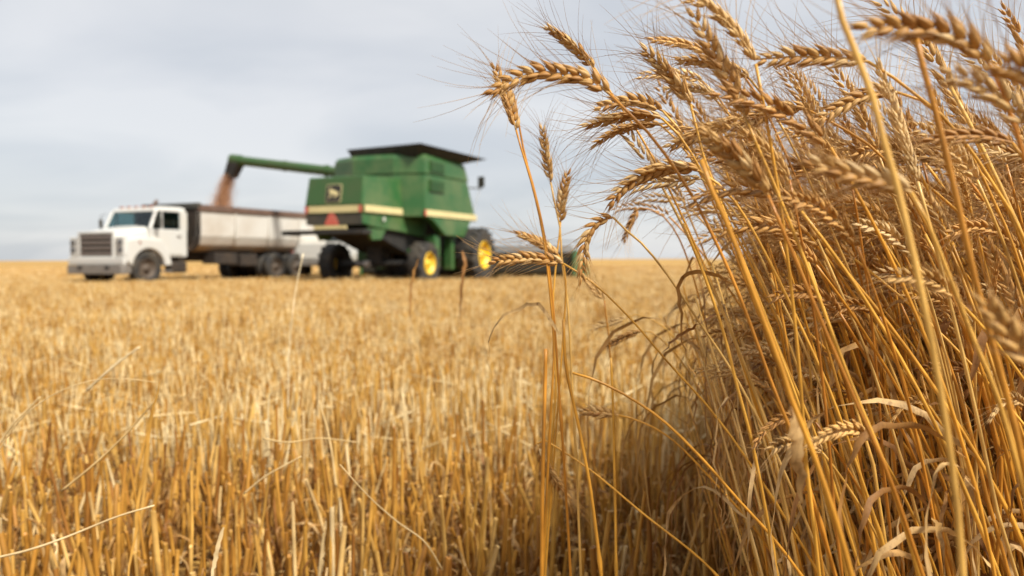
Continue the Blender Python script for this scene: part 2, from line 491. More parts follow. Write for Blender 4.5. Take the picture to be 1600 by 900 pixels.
    for s in (1, -1):
        p = MB()
        p.tube([(-.21, s * .93, 1.66), (-.47, s * .89, 2.20)], .05, 8)
        p.build('windscreen_pillar', M['white'], root)
        y0, y1 = sorted((s * .90, s * .975))
        MB().prism([(-1.30, 1.66), (-1.56, 1.66), (-1.57, 2.20), (-1.30, 2.20)], y0, y1).build('rear_pillar', M['white'], root)
        y0, y1 = sorted((s * .981, s * 1.0))
        d = MB().prism([(-.36, .90), (-.36, 1.64), (-1.36, 1.64), (-1.36, .90)], y0, y1).build('door', M['white'], root, bevel=.008)
        y0, y1 = sorted((s * 1.0, s * 1.03))
        MB().box(-1.28, -1.14, y0, y1, 1.44, 1.48).build('door_handle', M['chrome'], d)
        y0, y1 = sorted((s * .925, s * .935))
        MB().prism([(-.30, 1.66), (-.52, 2.19), (-1.30, 2.19), (-1.30, 1.66)], y0, y1).build('side_window', M['clear_glass'], root)
        MB().box(-.66, -.62, *sorted((s * .92, s * .95)), 1.66, 2.19).build('window_post', M['white'], root)
        # mirror on its bracket
        mr = MB().box(-.34, -.29, *sorted((s * 1.16, s * 1.28)), 1.72, 1.98)
        mo = mr.build('mirror', M['dark_trim'], root, bevel=.01)
        MB().tube([(-.30, s * .96, 2.14), (-.32, s * 1.22, 2.10), (-.32, s * 1.22, 1.68), (-.26, s * .98, 1.58)], .012, 6).build('bracket', M['dark_trim'], mo)
        # step and tank
        if s > 0:
            MB().box(-1.45, -.85, .75, 1.08, .36, .70).build('fuel_tank', M['chassis'], root, bevel=.06)
            MB().box(-.84, -.50, .80, 1.10, .40, .45).build('step', M['chrome'], root)
        else:
            MB().box(-1.45, -.70, -1.05, -.75, .38, .68).build('battery_box', M['chassis'], root, bevel=.03)
    ws = MB().add([(-.215, -.89, 1.68), (-.215, .89, 1.68), (-.465, .86, 2.19), (-.465, -.86, 2.19), (-.235, -.89, 1.68), (-.235, .89, 1.68), (-.485, .86, 2.19), (-.485, -.86, 2.19)], [(0, 1, 2, 3), (7, 6, 5, 4), (0, 4, 5, 1), (1, 5, 6, 2), (2, 6, 7, 3), (3, 7, 4, 0)])
    ws.build('windscreen', M['clear_glass'], root)
    MB().box(-1.56, -1.53, -.90, .90, 1.66, 2.19).build('cab_back', M['interior'], root)
    MB().box(-1.35, -.85, -.75, .75, 1.25, 1.70).box(-1.45, -1.25, -.75, -.1, 1.7, 2.02).box(-1.45, -1.25, .15, .75, 1.7, 2.02).build('seat', M['interior'], root)
    for y in (-.6, -.3, 0, .3, .6):
        MB().box(-.60, -.50, y - .045, y + .045, 2.31, 2.36).build('roof_marker', M['amber'], root, bevel=.01)
    MB().tube([(-1.66, -.50, .8), (-1.66, -.50, 2.50)], .055, 10).tube([(-1.66, -.50, 2.50), (-1.78, -.50, 2.62)], .055, 10).build('exhaust_stack', M['rust'], root)
    # grain box: rounded tank-like sides, a dark top rail, an open top
    def bsec(x, k=0.0):
        prof = [(-.55, 1.0), (-.80, 1.06), (-1.0, 1.22), (-1.13, 1.50), (-1.19, 2.26), (-1.10, 2.26), (-1.05, 1.52), (-.93, 1.28), (-.76, 1.14), (-.52, 1.08),
                (.52, 1.08), (.76, 1.14), (.93, 1.28), (1.05, 1.52), (1.10, 2.26), (1.19, 2.26), (1.13, 1.50), (1.0, 1.22), (.80, 1.06), (.55, 1.0)]
        return [(x, y, z) for y, z in prof]
    bx = MB().loft([bsec(-1.82), bsec(-8.05)])
    bo = bx.build('grain_box', M['box_white'], root)
    for x0, x1 in ((-1.90, -1.82), (-8.13, -8.05)):
        hw = MB().xprism([(-.62, 1.0), (-.98, 1.08), (-1.14, 1.26), (-1.19, 1.6), (-1.19, 2.30), (1.19, 2.30), (1.19, 1.6), (1.14, 1.26), (.98, 1.08), (.62, 1.0)], x1, x0)
        hw.build('end_wall', M['box_white'] if x0 < -5 else M['chassis'], bo)
    for s in (1, -1):
        MB().box(-8.13, -1.80, *sorted((s * 1.07, s * 1.24)), 2.26, 2.46).build('top_rail', M['rust'], bo, bevel=.02)
        for x in (-3.4, -5.0, -6.6):
            MB().box(x - .03, x + .03, *sorted((s * 1.185, s * 1.215)), 1.45, 2.26).build('rib', M['box_white'], bo)
        MB().box(-8.05, -1.85, *sorted((s * .55, s * .65)), .93, 1.0).build('sill', M['chassis'], bo)
    MB().box(-1.92, -1.78, -1.24, 1.24, 2.30, 2.52).build('tarp_roll', M['dark_trim'], bo, bevel=.05)
    # wheat already in the box
    hp = MB()
    nx, ny = 26, 8
    vs = []
    for i in range(nx + 1):
        for j in range(ny + 1):
            x = -1.95 - 6.0 * i / nx; y = -1.09 + 2.18 * j / ny
            vs.append((x, y, 1.95 + .42 * math.exp(-((x + 4.7) / 1.3) ** 2 - (y / .9) ** 2) + .03 * random.random()))
    hp.add(vs, [(i * (ny + 1) + j, i * (ny + 1) + j + 1, (i + 1) * (ny + 1) + j + 1, (i + 1) * (ny + 1) + j) for i in range(nx) for j in range(ny)])
    g = hp.build('grain_heap', M['grain'], None, smooth=True)
    g.location = root.location; g.rotation_euler = root.rotation_euler
    tag(g, 'heap of reddish wheat grain inside the truck box', 'grain', kind='stuff')
    for s in (1, -1):
        MB().box(-7.25, -7.22, *sorted((s * .55, s * 1.18)), .35, .95).build('mud_flap', M['black'], root)
    MB().box(-3.6, -2.6, .5, 1.05, .62, .98).box(-4.6, -3.8, .45, 1.0, .55, .95).build('tool_box', M['chassis'], root, bevel=.02)
truck()

# ------------------------------------------------------------------ white pickup behind the combine
def pickup():
    root = empty('pickup_truck', (-6.75, 31.6, 0), R(80))
    tag(root, 'white pickup mostly hidden behind the rear axle of the combine', 'pickup')
    b = MB()
    b.loft([[(-2.6, -.92, .55), (-2.6, .92, .55), (2.5, .90, .55), (2.5, -.90, .55)], [(-2.62, -.95, .95), (-2.62, .95, .95), (2.55, .93, .95), (2.55, -.93, .95)], [(-2.6, -.92, 1.36), (-2.6, .92, 1.36), (.7, .90, 1.36), (.7, -.90, 1.36)]])
    b.loft([[(.7, -.9, .95), (.7, .9, .95), (2.5, .88, .95), (2.5, -.88, .95)], [(.7, -.88, 1.28), (.7, .88, 1.28), (2.45, .84, 1.18), (2.45, -.84, 1.18)]])
    b.build('body', M['white'], root, bevel=.04)
    MB().loft([[(-1.0, -.86, 1.361), (-1.0, .86, 1.361), (1.2, .86, 1.361), (1.2, -.86, 1.361)], [(-.85, -.72, 1.88), (-.85, .72, 1.88), (.45, .72, 1.88), (.45, -.72, 1.88)]]).build('cab', M['white'], root, bevel=.05)
    MB().loft([[(-1.0, -.66, 1.45), (-1.0, .66, 1.45), (-.985, .66, 1.45), (-.985, -.66, 1.45)], [(-.915, -.60, 1.80), (-.915, .60, 1.80), (-.88, .60, 1.80), (-.88, -.60, 1.80)]]).build('rear_window', M['glass'], root)
    MB().box(-2.655, -2.625, -.70, .70, .78, 1.34).build('tailgate', M['white'], root, bevel=.015)
    for s in (1, -1):
        MB().box(-2.66, -2.60, *sorted((s * .80, s * .90)), 1.0, 1.22).build('tail_light', M['red'], root)
        for x in (-1.6, 1.6):
            wheel(root, (x, s * .82, .38), .38, .25, .22, M['wheel_steel'], s)
    MB().box(-2.80, -2.62, -.90, .90, .52, .70).build('bumper', M['chrome'], root, bevel=.02)
pickup()

# ------------------------------------------------------------------ combine harvester
def combine():
    th = R(67)
    root = empty('combine_harvester', (-4.0, 23.88, 0), th)
    tag(root, 'green combine harvester with cream stripes and a raised unloading auger', 'combine')
    G, GD = M['green'], M['green_dusty']
    # wheels
    for s in (1, -1):
        wheel(root, (0, s * 1.55, .62), .62, .46, .33, M['yellow'], s, lug=14, hub=.09)
        wheel(root, (3.4, s * 1.62, .88), .88, .68, .46, M['yellow'], s, lug=18, hub=.13)
    MB().box(-.14, .14, -1.35, 1.35, .52, .72).box(-.25, .25, -.25, .25, .6, 1.2).tube([(-.2, -1.1, .62), (-.2, 1.1, .62)], .05, 8).build('rear_axle', M['black'], root, bevel=.02)
    MB().tube([(-.24, .18, .62), (-.24, .62, .62)], .07, 10).build('steering_cylinder', M['chrome'], root)
    MB().tube([(-.30, .12, .62), (-.30, .28, .62)], .095, 12).build('cylinder_boot', M['white'], root)
    MB().box(3.2, 3.6, -1.3, 1.3, .7, 1.05).build('front_axle', M['black'], root, bevel=.03)
    # underbody
    MB().prism([(-.4, 1.15), (.3, .95), (3.6, .85), (4.1, 1.2), (4.1, 2.0), (-1.6, 2.0), (-1.9, 1.62)], -.78, .78).build('threshing_body', M['black'], root)  # coloured black to stand for the deep shade under the body
    MB().prism([(.35, .96), (1.6, .92), (1.6, 1.02), (.35, 1.06)], -.95, .95).build('sieve_pan', G, root)
    # rear straw hood
    hd = MB().loft([[(-2.22, -.93, 1.98), (-2.22, .93, 1.98), (-.2, .95, 1.98), (-.2, -.95, 1.98)], [(-2.24, -.95, 2.24), (-2.24, .95, 2.24), (-.2, .97, 2.24), (-.2, -.97, 2.24)], [(-2.10, -.90, 3.02), (-2.10, .90, 3.02), (-.2, .92, 3.10), (-.2, -.92, 3.10)]])
    hd.build('straw_hood', G, root, bevel=.03)
    rp = MB().add([(-2.262, -.90, 2.25), (-2.262, .90, 2.25), (-2.128, .87, 2.99), (-2.128, -.87, 2.99), (-2.235, -.90, 2.25), (-2.235, .90, 2.25), (-2.10, .87, 2.99), (-2.10, -.87, 2.99)], [(0, 1, 2, 3), (7, 6, 5, 4), (0, 4, 5, 1), (1, 5, 6, 2), (2, 6, 7, 3), (3, 7, 4, 0)])
    rear = rp.build('rear_panel', GD, root)
    # lower hood, tapering forward and down
    MB().prism([(-2.20, 1.72), (-2.20, 1.978), (.3, 1.978), (1.4, 1.97), (1.2, 1.42), (-.2, 1.55), (-1.5, 1.62)], -.92, .92).build('lower_hood', G, root, bevel=.02)
    MB().box(-2.245, -2.205, -.90, .90, 1.70, 1.99).build('lower_rear_panel', M['dark_trim'], root)
    MB().box(-2.275, -2.247, -.84, .80, 2.03, 2.21).build('rear_stripe', M['cream'], root)
    for s in (1, -1):
        MB().box(-2.275, -2.247, *sorted((s * .82, s * .93)), 2.03, 2.21).build('corner_reflector', M['red'], root)
        MB().box(-2.18, -.22, *sorted((s * .972, s * .985)), 2.04, 2.22).build('hood_stripe', M['cream'], root)
    MB().box(-2.30, -2.20, -.42, .62, 1.58, 1.67).build('straw_ledge', M['cream'], root)
    # slow-vehicle triangle
    tri = MB(); cy, cz, k = .05, 1.86, .24
    tri.add([(-2.262, cy - k, cz - .17), (-2.262, cy + k, cz - .17), (-2.262, cy + .05, cz + .21), (-2.262, cy - .05, cz + .21), (-2.248, cy - k, cz - .17), (-2.248, cy + k, cz - .17), (-2.248, cy + .05, cz + .21), (-2.248, cy - .05, cz + .21)], [(0, 1, 2, 3), (7, 6, 5, 4), (0, 4, 5, 1), (1, 5, 6, 2), (2, 6, 7, 3), (3, 7, 4, 0)])
    tri.build('warning_triangle', M['red'], root)
    # square emblem: dark plate, cream border, leaping animal outline
    def plate(hw, hz, x, mat, name, par, cyy=.0, czz=2.55, rr=.06):
        pts = []
        for sx, sz, a0 in ((1, 1, 0), (-1, 1, 90), (-1, -1, 180), (1, -1, 270)):
            for a in (0, 30, 60, 90):
                pts.append((cyy + sx * (hw - rr) + rr * math.cos(R(a0 + a)), czz + sz * (hz - rr) + rr * math.sin(R(a0 + a))))
        q = MB(); n = len(pts)
        tilt = lambda z: (z - 2.25) * .181
        q.add([(x + tilt(z), y, z) for y, z in pts] + [(x + .012 + tilt(z), y, z) for y, z in pts], [tuple(range(n)), tuple(range(2 * n - 1, n - 1, -1))] + [(i, (i + 1) % n, (i + 1) % n + n, i + n) for i in range(n)])
        return q.build(name, mat, par)
    em = plate(.25, .25, -2.275, M['cream'], 'emblem', root)
    plate(.235, .235, -2.281, M['black'], 'emblem_ground', em)
    deer = [(-.17, .06), (-.12, .09), (-.13, .16), (-.09, .12), (-.03, .10), (.08, .06), (.15, .02), (.17, -.06), (.12, -.02), (.09, -.10), (.04, -.15), (.06, -.08), (.02, -.02), (-.04, -.01), (-.10, -.12), (-.15, -.14), (-.10, -.05), (-.09, .02)]
    dm = MB(); n = len(deer); tl = lambda z: (z - 2.25) * .181
    dm.add([(-2.289 + tl(2.55 + z), -y, 2.55 + z) for y, z in deer] + [(-2.281 + tl(2.55 + z), -y, 2.55 + z) for y, z in deer], [tuple(range(n)), tuple(range(2 * n - 1, n - 1, -1))] + [(i, (i + 1) % n, (i + 1) % n + n, i + n) for i in range(n)])
    dm.build('emblem_figure', M['cream'], em)
    # engine and tank housing (chamfered rear corners, front edge raked back)
    def plan(z, xf, k=0.0, xr=-.25):
        return [(xr - k, .70, z), (xr - k, -.70, z), (xr + .33 - k, -1.56 - k, z), (xf + k, -1.58 - k, z), (xf + k, 1.58 + k, z), (xr + .33 - k, 1.56 + k, z)]
    MB().loft([plan(1.99, 3.50), plan(3.24, 2.83)]).build('side_housing', G, root, bevel=.025)
    MB().loft([plan(3.25, 2.86, .025), plan(3.70, 2.60, .02), plan(3.83, 2.5, -.05)]).build('grain_tank', G, root, bevel=.02)
    for s in (1, -1):
        # stripe round the housing, lower shield, louvres
        MB().box(.10, 3.48, *sorted((s * 1.582, s * 1.60)), 2.02, 2.20).build('side_stripe', M['cream'], root)
        MB().box(.02, .10, *sorted((s * 1.57, s * 1.60)), 2.02, 2.20).build('stripe_reflector', M['red'], root)
        MB().prism([(.15, 1.985), (.55, 1.90), (1.30, 1.48), (2.60, 1.45), (3.1, 1.985)], *sorted((s * 1.35, s * 1.58))).build('side_shield', G, root, bevel=.02)
        for z0, z1 in ((3.32, 3.66), (2.74, 3.10)):
            lf = MB().box(.32, 1.22, *sorted((s * (1.575 if z0 < 3.2 else 1.59), s * (1.60 if z0 < 3.2 else 1.612))), z0, z1).build('louvre_panel', M['green_dusty'], root)
            for k in range(6):
                z = z0 + .03 + k * (z1 - z0 - .04) / 6
                a, b = (1.60, 1.63) if z0 < 3.2 else (1.612, 1.64)
                MB().box(.35, 1.19, *sorted((s * a, s * b)), z, z + .028).build('louvre_slat', G, lf)
        MB().box(.95, 1.30, *sorted((s * 1.05, s * 1.40)), .50, 1.47).build('elevator_leg', G, root, bevel=.02)
        MB().box(2.05, 2.25, *sorted((s * 1.12, s * 1.40)), .42, 1.44).build('drive_shield', G, root, bevel=.02)
        # skirt that hangs below the hood
        MB().prism([(-1.95, 1.60), (-1.0, 1.58), (-1.25, 1.30), (-1.7, 1.28)], *sorted((s * .80, s * .90))).build('deflector', G, root, bevel=.01)
    MB().box(-1.3, -1.2, -1.005, -.986, 1.82, 1.92).build('rear_reflector', M['white'], root)
    MB().box(-2.30, -1.85, -.98, 1.60, 1.44, 1.56).prism([(-2.3, 1.42), (-1.6, 1.42), (-1.6, 1.55), (-2.3, 1.55)], 1.6, 1.72).build('spreader_bar', M['black'], root, bevel=.01)
    # folding tank extension, flared
    e = MB()
    lo = [(-.08, .80, 3.72), (-.08, -1.30, 3.72), (2.30, -1.36, 3.72), (2.30, 1.05, 3.72)]
    hi = [(-.15, .98, 4.05), (-.35, -1.66, 4.07), (3.35, -2.05, 4.00), (3.2, 1.35, 4.02)]
    lo2 = [(x * .97 + .03, y * .97, z) for x, y, z in lo]; hi2 = [(x * .97 + .03, y * .97, z) for x, y, z in hi]
    e.loft([lo, hi], False); e.loft([lo2, hi2], False)
    e.add(hi + hi2, [(i, (i + 1) % 4, (i + 1) % 4 + 4, i + 4) for i in range(4)])
    e.build('tank_extension', M['black'], root)
    # cab
    MB().box(3.0, 4.3, -.80, .80, 1.9, 2.2).box(3.0, 4.3, -.80, .80, 3.3, 3.45).build('cab', G, root, bevel=.03)
    MB().box(3.05, 4.22, -.77, .77, 2.2, 3.3).build('cab_glass', M['glass'], root)
    MB().tube([(3.2, -1.30, 3.10), (3.95, -1.55, 3.12)], .02, 6).tube([(3.95, -1.55, 3.12), (3.95, -1.55, 3.2)], .02, 6).build('mirror_arm', M['dark_trim'], root)
    MB().box(3.92, 3.99, -1.66, -1.44, 3.16, 3.52).build('mirror', M['dark_trim'], root, bevel=.01)
    MB().tube([(3.95, -1.5, 3.1), (3.6, -1.35, 2.1)], .014, 6).build('handrail', M['steel'], root)
    # unloading auger with its rubber spout
    a0, a1 = Vector((1.4, 1.2, 3.42)), Vector((1.5, 6.62, 4.20))
    au = MB().tube([a0, a1], [.17, .165], 20).tube([a0 + (a1 - a0) * .30, a0 + (a1 - a0) * .315], .20, 20).tube([a0 + (a1 - a0) * .62, a0 + (a1 - a0) * .63], .185, 20)
    ao = au.build('unloading_auger', GD, root, smooth=False)
    MB().tube([a1 - Vector((0, .12, .02)), a1 + Vector((0, .30, .04))], [.20, .20], 12).build('auger_elbow', GD, ao)
    MB().loft([[tuple(a1 + Vector(p)) for p in ((-.19, -.14, -.10), (.19, -.14, -.10), (.19, .32, -.04), (-.19, .32, -.04))], [tuple(a1 + Vector(p)) for p in ((-.17, .20, -.60), (.17, .20, -.60), (.17, .52, -.50), (-.17, .52, -.50))]]).build('rubber_spout', M['black'], ao)
    # feeder house and header
    MB().prism([(3.9, .9), (3.9, 1.6), (5.3, .9), (5.3, .35)], -.55, .55).build('feeder_house', G, root)
    h = MB().prism([(5.3, .30), (5.3, .98), (5.42, .98), (5.5, .45), (6.3, .22), (6.3, .14), (5.4, .14)], -4.35, 4.1)
    ho = h.build('header', M['dark_trim'], root)
    MB().box(5.26, 5.40, -4.35, 4.1, .985, 1.22).build('header_sheen_beam', M['steel'], ho)  # pale colour and height stand for the sky reflected along the header top
    for y in (-4.42, 4.11):
        MB().prism([(5.2, .14), (5.2, 1.05), (5.6, 1.05), (6.7, .5), (7.0, .16)], y, y + .06).build('header_end', G, ho)
    rl = MB()
    for k in range(6):
        a = 2 * math.pi * k / 6
        rl.tube([(6.25 + .5 * math.cos(a), -4.3, .95 + .5 * math.sin(a)), (6.25 + .5 * math.cos(a), 4.05, .95 + .5 * math.sin(a))], .02, 5)
    for y in (-4.2, -2.1, 0, 2.0, 4.0):
        for k in range(6):
            a = 2 * math.pi * k / 6
            rl.tube([(6.25, y, .95), (6.25 + .5 * math.cos(a), y, .95 + .5 * math.sin(a))], .015, 5)
    rl.tube([(6.25, -4.3, .95), (6.25, 4.05, .95)], .05, 8)
    rl.build('reel', M['steel'], ho)
    # falling wheat: single kernels in a stream
    g = MB()
    spout = a1 + Vector((0, .35, -.46))
    oc = np.array([(1, 0, 0), (-1, 0, 0), (0, 1, 0), (0, -1, 0), (0, 0, 1.7), (0, 0, -1.7)]) * .0085
    of = [(0, 2, 4), (2, 1, 4), (1, 3, 4), (3, 0, 4), (2, 0, 5), (1, 2, 5), (3, 1, 5), (0, 3, 5)]
    for i in range(13000):
        t = random.random()
        zf = -1.44 * t
        rad = (.15 + .20 * t) * abs(random.gauss(0, .72))
        a = random.uniform(0, 2 * math.pi)
        c = np.array([spout.x + rad * math.cos(a), spout.y + .02 + .50 * t ** .7 + rad * math.sin(a), spout.z + zf])
        q = np.array(Euler((random.uniform(-.5, .5), random.uniform(-.5, .5), random.uniform(0, 3))).to_matrix())
        g.add((oc @ q.T) * random.uniform(.8, 1.5) + c, of)
    me = g.mesh('falling_grain', M['grain'])
    o = link('falling_grain', me)
    o.location = root.location; o.rotation_euler = root.rotation_euler
    tag(o, 'stream of reddish wheat grain pouring from the auger spout into the truck', 'grain', kind='stuff')
combine()

# ------------------------------------------------------------------ wheat: the pieces of a head
def lobe_geo(length, w, th, n=7, bend=0.0, spread=0.0, side=0.0, tip=0.0, rings=None):
    """a plump pointed husk along +z from the origin"""
    rings = rings or ((0.0, .35), (.12, .76), (.30, 1.0), (.52, .90), (.72, .58), (.88, .27), (1.0, .13), (1.28, .05))
    V, F = [], []
    for t, r in rings:
        for k in range(n):
            a = 2 * math.pi * k / n
            rr = r * (1 + (.10 if k % 2 else -.06))
            x = rr * w * .5 * math.cos(a) + bend * t * t * length + side
            y = rr * th * .5 * math.sin(a)
            V.append((x, y + spread * math.sin(t * 1.5) * length, t * length + tip))
    m = len(rings)
    for i in range(m - 1):
        for k in range(n):
            F.append((i * n + k, i * n + (k + 1) % n, (i + 1) * n + (k + 1) % n, (i + 1) * n + k))
    F.append(tuple(range(n - 1, -1, -1))); F.append(tuple(range((m - 1) * n, m * n)))
    return V, F

def spikelet_mb(rich=True):
    m = MB()
    if rich:
        for sp, ln, w, sd, tp in ((.30, .0106, .0040, .0002, 0), (-.30, .0106, .0040, .0002, 0), (.0, .0110, .0036, .0014, .0018), (.17, .0094, .0033, -.0012, .0002), (-.17, .0094, .0033, -.0012, .0002)):
            m.add(*lobe_geo(ln * random.uniform(.9, 1.12), w * random.uniform(.9, 1.1), .0037, 8, bend=random.uniform(-.10, .10), spread=sp + random.uniform(-.06, .06), side=sd, tip=tp))
    else:
        rg = ((0, .4), (.2, .95), (.48, .9), (.8, .4), (1.2, .06))
        for sp, ln, sd, tp in ((.24, .0108, .0003, 0), (-.24, .0108, .0003, 0), (0, .0112, .001, .0014)):
            m.add(*lobe_geo(ln, .0042, .0038, 5, spread=sp, side=sd, tip=tp, rings=rg))
    return m
SPIKELETS = [spikelet_mb(True) for _ in range(4)]
SPIKE_MESH = [s.mesh('spikelet', M['ear'], True) for s in SPIKELETS]
SPIKE_LOW = spikelet_mb(False)

def head_layout(P, view=None, roll=0.0, count=None):
    """matrices of the spikelets along a head path P (base to tip)"""
    P = np.asarray(P, float)
    T = np.gradient(P, axis=0); T /= np.linalg.norm(T, axis=1)[:, None]
    L = np.linalg.norm(np.diff(P, axis=0), axis=1).sum()
    n = count or max(10, int(round(L / .0045)))
    out = []
    v = np.array(view if view is not None else (0, 1, 0.0)); v = v / np.linalg.norm(v)
    for i in range(n):
        u = (i + .4) / n
        k = u * (len(P) - 1) * .93
        k0 = int(k); fr = k - k0
        c = P[k0] * (1 - fr) + P[min(k0 + 1, len(P) - 1)] * fr
        t = T[k0] * (1 - fr) + T[min(k0 + 1, len(P) - 1)] * fr; t /= np.linalg.norm(t)
        l = np.cross(t, v); l /= np.linalg.norm(l) + 1e-9
        nn = np.cross(t, l)
        l2 = l * math.cos(roll) + nn * math.sin(roll)
        s = 1 if i % 2 else -1
        a = random.uniform(.20, .46) if i < n - 1 else 0.03
        z = t * math.cos(a) + s * l2 * math.sin(a)
        x = s * l2 * math.cos(a) - t * math.sin(a)
        y = np.cross(z, x)
        tw = random.uniform(-.45, .45)
        x, y = x * math.cos(tw) + y * math.sin(tw), y * math.cos(tw) - x * math.sin(tw)
        sc = (.72 + .36 * math.sin(math.pi * min(1, u * 1.05 + .12)) ** .7) * random.uniform(.93, 1.07)
        pos = c + s * l2 * .0012
        out.append((pos, x, y, z, sc, t))
    return out

def awn_geo(m, lay, per=2, lmin=.030, lmax=.062, r0=.00024, n=3, seg=5, mi=0):
    for (pos, x, y, z, sc, t) in lay:
        for k in range(per):
            sgn = 1 if k % 2 else -1
            d = z * 1.0 + y * sgn * random.uniform(.10, .34) + x * random.uniform(-.02, .34)
            d /= np.linalg.norm(d)
            ln = random.uniform(lmin, lmax)
            p = pos + z * .0098 * sc + y * sgn * .0016
            out = x * random.uniform(-.2, .9) + y * sgn * random.uniform(-.2, .5) + np.array([0, 0, random.uniform(-.25, .25)])
            pts = [p + d * ln * q + out * ln * .35 * q * q for q in np.linspace(0, 1, seg)]
            m.tube(pts, np.linspace(r0, r0 * .28, seg), n, False, mi)

def leaf_geo(path, width, twist=0.6, cup=0.25):
    P = smooth_path(path, 20)
    ln = np.linalg.norm(np.diff(P, axis=0), axis=1).sum()
    wob = np.array([[random.gauss(0, 1) for _ in range(3)] for _ in range(20)]) * min(.0011, ln * .009)
    wob[0] = 0
    P = P + wob
    T, A, B = frames(P)
    V, F = [], []
    n = len(P)
    ph = random.uniform(0, 6.28)
    for i in range(n):
        u = i / (n - 1)
        w = width * .5 * min(1, u * 7 + .35) * (1 - u) ** .55 * random.uniform(.75, 1.1) + .0003
        a = ph + twist * u * math.pi + random.gauss(0, .11)
        s = A[i] * math.cos(a) + B[i] * math.sin(a)
        nn = -A[i] * math.sin(a) + B[i] * math.cos(a)
        V += [tuple(P[i] - s * w + nn * w * cup), tuple(P[i]), tuple(P[i] + s * w + nn * w * cup)]
    for i in range(n - 1):
        for k in range(2):
            F.append((i * 3 + k, i * 3 + k + 1, i * 3 + 4 + k, i * 3 + 3 + k))
    return V, F

def stem_radii(n, r0, r1, nodes=(.18, .40, .66)):
    u = np.linspace(0, 1, n)
    r = r0 + (r1 - r0) * u
    for q in nodes:
        r = r + .0009 * np.exp(-((u - q) / .008) ** 2)
    return r

# ------------------------------------------------------------------ wheat: the stalks one can single out
def hero(label, d, head, stem, root_dx=None, root_d=None, r=(.0019, .0011), low=False, roll=None, leaf=None, name='wheat_stalk', cat='wheat stalk', droot=.08, hd=0.0, awn=1.0, group='wheat stalks at the edge of the standing crop'):
    """head: photo points from base to tip; stem: photo points from the head down; d: metres from the camera"""
    pts = [at(x, y, d + .0 * i) for i, (x, y) in enumerate(stem)]
    last, prev = pts[-1], pts[-2]
    dz = max(.02, prev[2] - last[2])
    sl = np.clip((last[0] - prev[0]) / dz, -.55, .75)
    ground = []
    zl = last[2]
    for q in (.25, .5, .75, 1.0):
        f = zl * q
        ground.append(np.array([last[0] + sl * f * (1 - .42 * q), last[1] + droot * q, zl - f]))
    full = np.array([*reversed(ground), *reversed(pts)])
    if head:
        hp = [at(x, y, d + hd * i / max(1, len(head) - 1)) for i, (x, y) in enumerate(head)]
    else:
        hp = None
    rootp = full[0].copy(); rootp[2] = 0
    e = empty(name, rootp)
    tag(e, label, cat, group)
    n = 46
    path = smooth_path(full if hp is None else np.vstack([full, hp[0][None]]), n) - rootp
    m = MB().tube(path, stem_radii(n, r[0], r[1], (.15, .36, .60)), 8)
    link('stem', m.mesh('stem', M['stem'], True), e)
    girth = random.uniform(.78, .95)
    if hp is not None:
        hpth = smooth_path(hp, 24) - rootp
        rch = MB().tube(hpth[:22], np.linspace(.0011, .0006, 22), 6)
        view = hp[0] - np.array([0, 0, CAM_H])
        lay = head_layout(hpth, view, roll if roll is not None else random.uniform(-1.0, 1.0))
        if low:
            h = MB()
            for (pos, x, y, z, sc, t) in lay:
                A = np.stack([x * girth, y * girth, z], 1) * sc
                h.add(np.array(SPIKE_LOW.v) @ A.T + pos, SPIKE_LOW.f)
            h.tube(hpth[:22], np.linspace(.0011, .0006, 22), 5)
            ho = link('head', h.mesh('head', M['ear'], True), e)
        else:
            ho = link('head', rch.mesh('head', M['ear'], True), e)
            for i, (pos, x, y, z, sc, t) in enumerate(lay):
                s = link('spikelet', SPIKE_MESH[i % 4], ho)
                A = np.stack([x * girth, y * girth, z * 1.04], 1) * sc
                mt = Matrix(A.tolist()).to_4x4(); mt.translation = Vector(pos)
                s.matrix_basis = mt
        if awn > 0:
            b = MB(); awn_geo(b, lay, 2 if not low else 2, .028 * awn, .058 * awn, .00028)
            bo = link('beard', b.mesh('beard', M['awn'], True), ho)
            bo['kind'] = 'stuff'
    if leaf:
        for lf, w in leaf:
            lp = [at(x, y, d + .01 * i) - rootp for i, (x, y) in enumerate(lf)]
            link('leaf', MB().add(*leaf_geo(lp, w, random.uniform(.5, 1.4))).mesh('leaf', M['leaf'], True), e)
    return e

H = hero
H('arched wheat head hanging left over the sky, highest long arc of all', .60, [(953, 147), (920, 123), (873, 115), (840, 114), (800, 126), (755, 153)], [(973, 167), (1017, 212), (1050, 257), (1092, 325), (1150, 450), (1205, 600), (1250, 720)], roll=.15)
H('short wheat head pointing up left above the arched head', .86, [(930, 107), (905, 82), (880, 60), (850, 40)], [(940, 122), (960, 152), (995, 203), (1025, 256), (1062, 330), (1110, 440), (1160, 570)])
H('slim wheat head crossing the tip of the arched head', .88, [(807, 203), (798, 168), (786, 135), (770, 97)], [(812, 222), (824, 262), (836, 306), (850, 376), (861, 478), (865, 549), (860, 640)], droot=.02)
H('bare wheat stem rising just beside the slim upright heads', .90, None, [(803, 146), (820, 240), (836, 300), (852, 376), (864, 480), (872, 600), (880, 720)], droot=.02)
H('upright wheat head alone against the sky right of the combine', .98, [(861, 285), (856, 256), (851, 225), (846, 193)], [(867, 319), (875, 354), (878, 407), (885, 460), (889, 513), (894, 616), (900, 740)], droot=.02)
H('upright pale wheat head leaning right beside the combine', .98, [(876, 347), (877, 320), (882, 292), (889, 265)], [(875, 362), (870, 400), (864, 470), (866, 540), (868, 600), (860, 720)], droot=.02)
H('horizontal wheat head over the combine header, on the long diagonal stem', .86, [(880, 412), (850, 405), (810, 404), (763, 409)], [(896, 421), (939, 453), (989, 503), (1046, 570), (1110, 642), (1180, 740)], roll=.1)
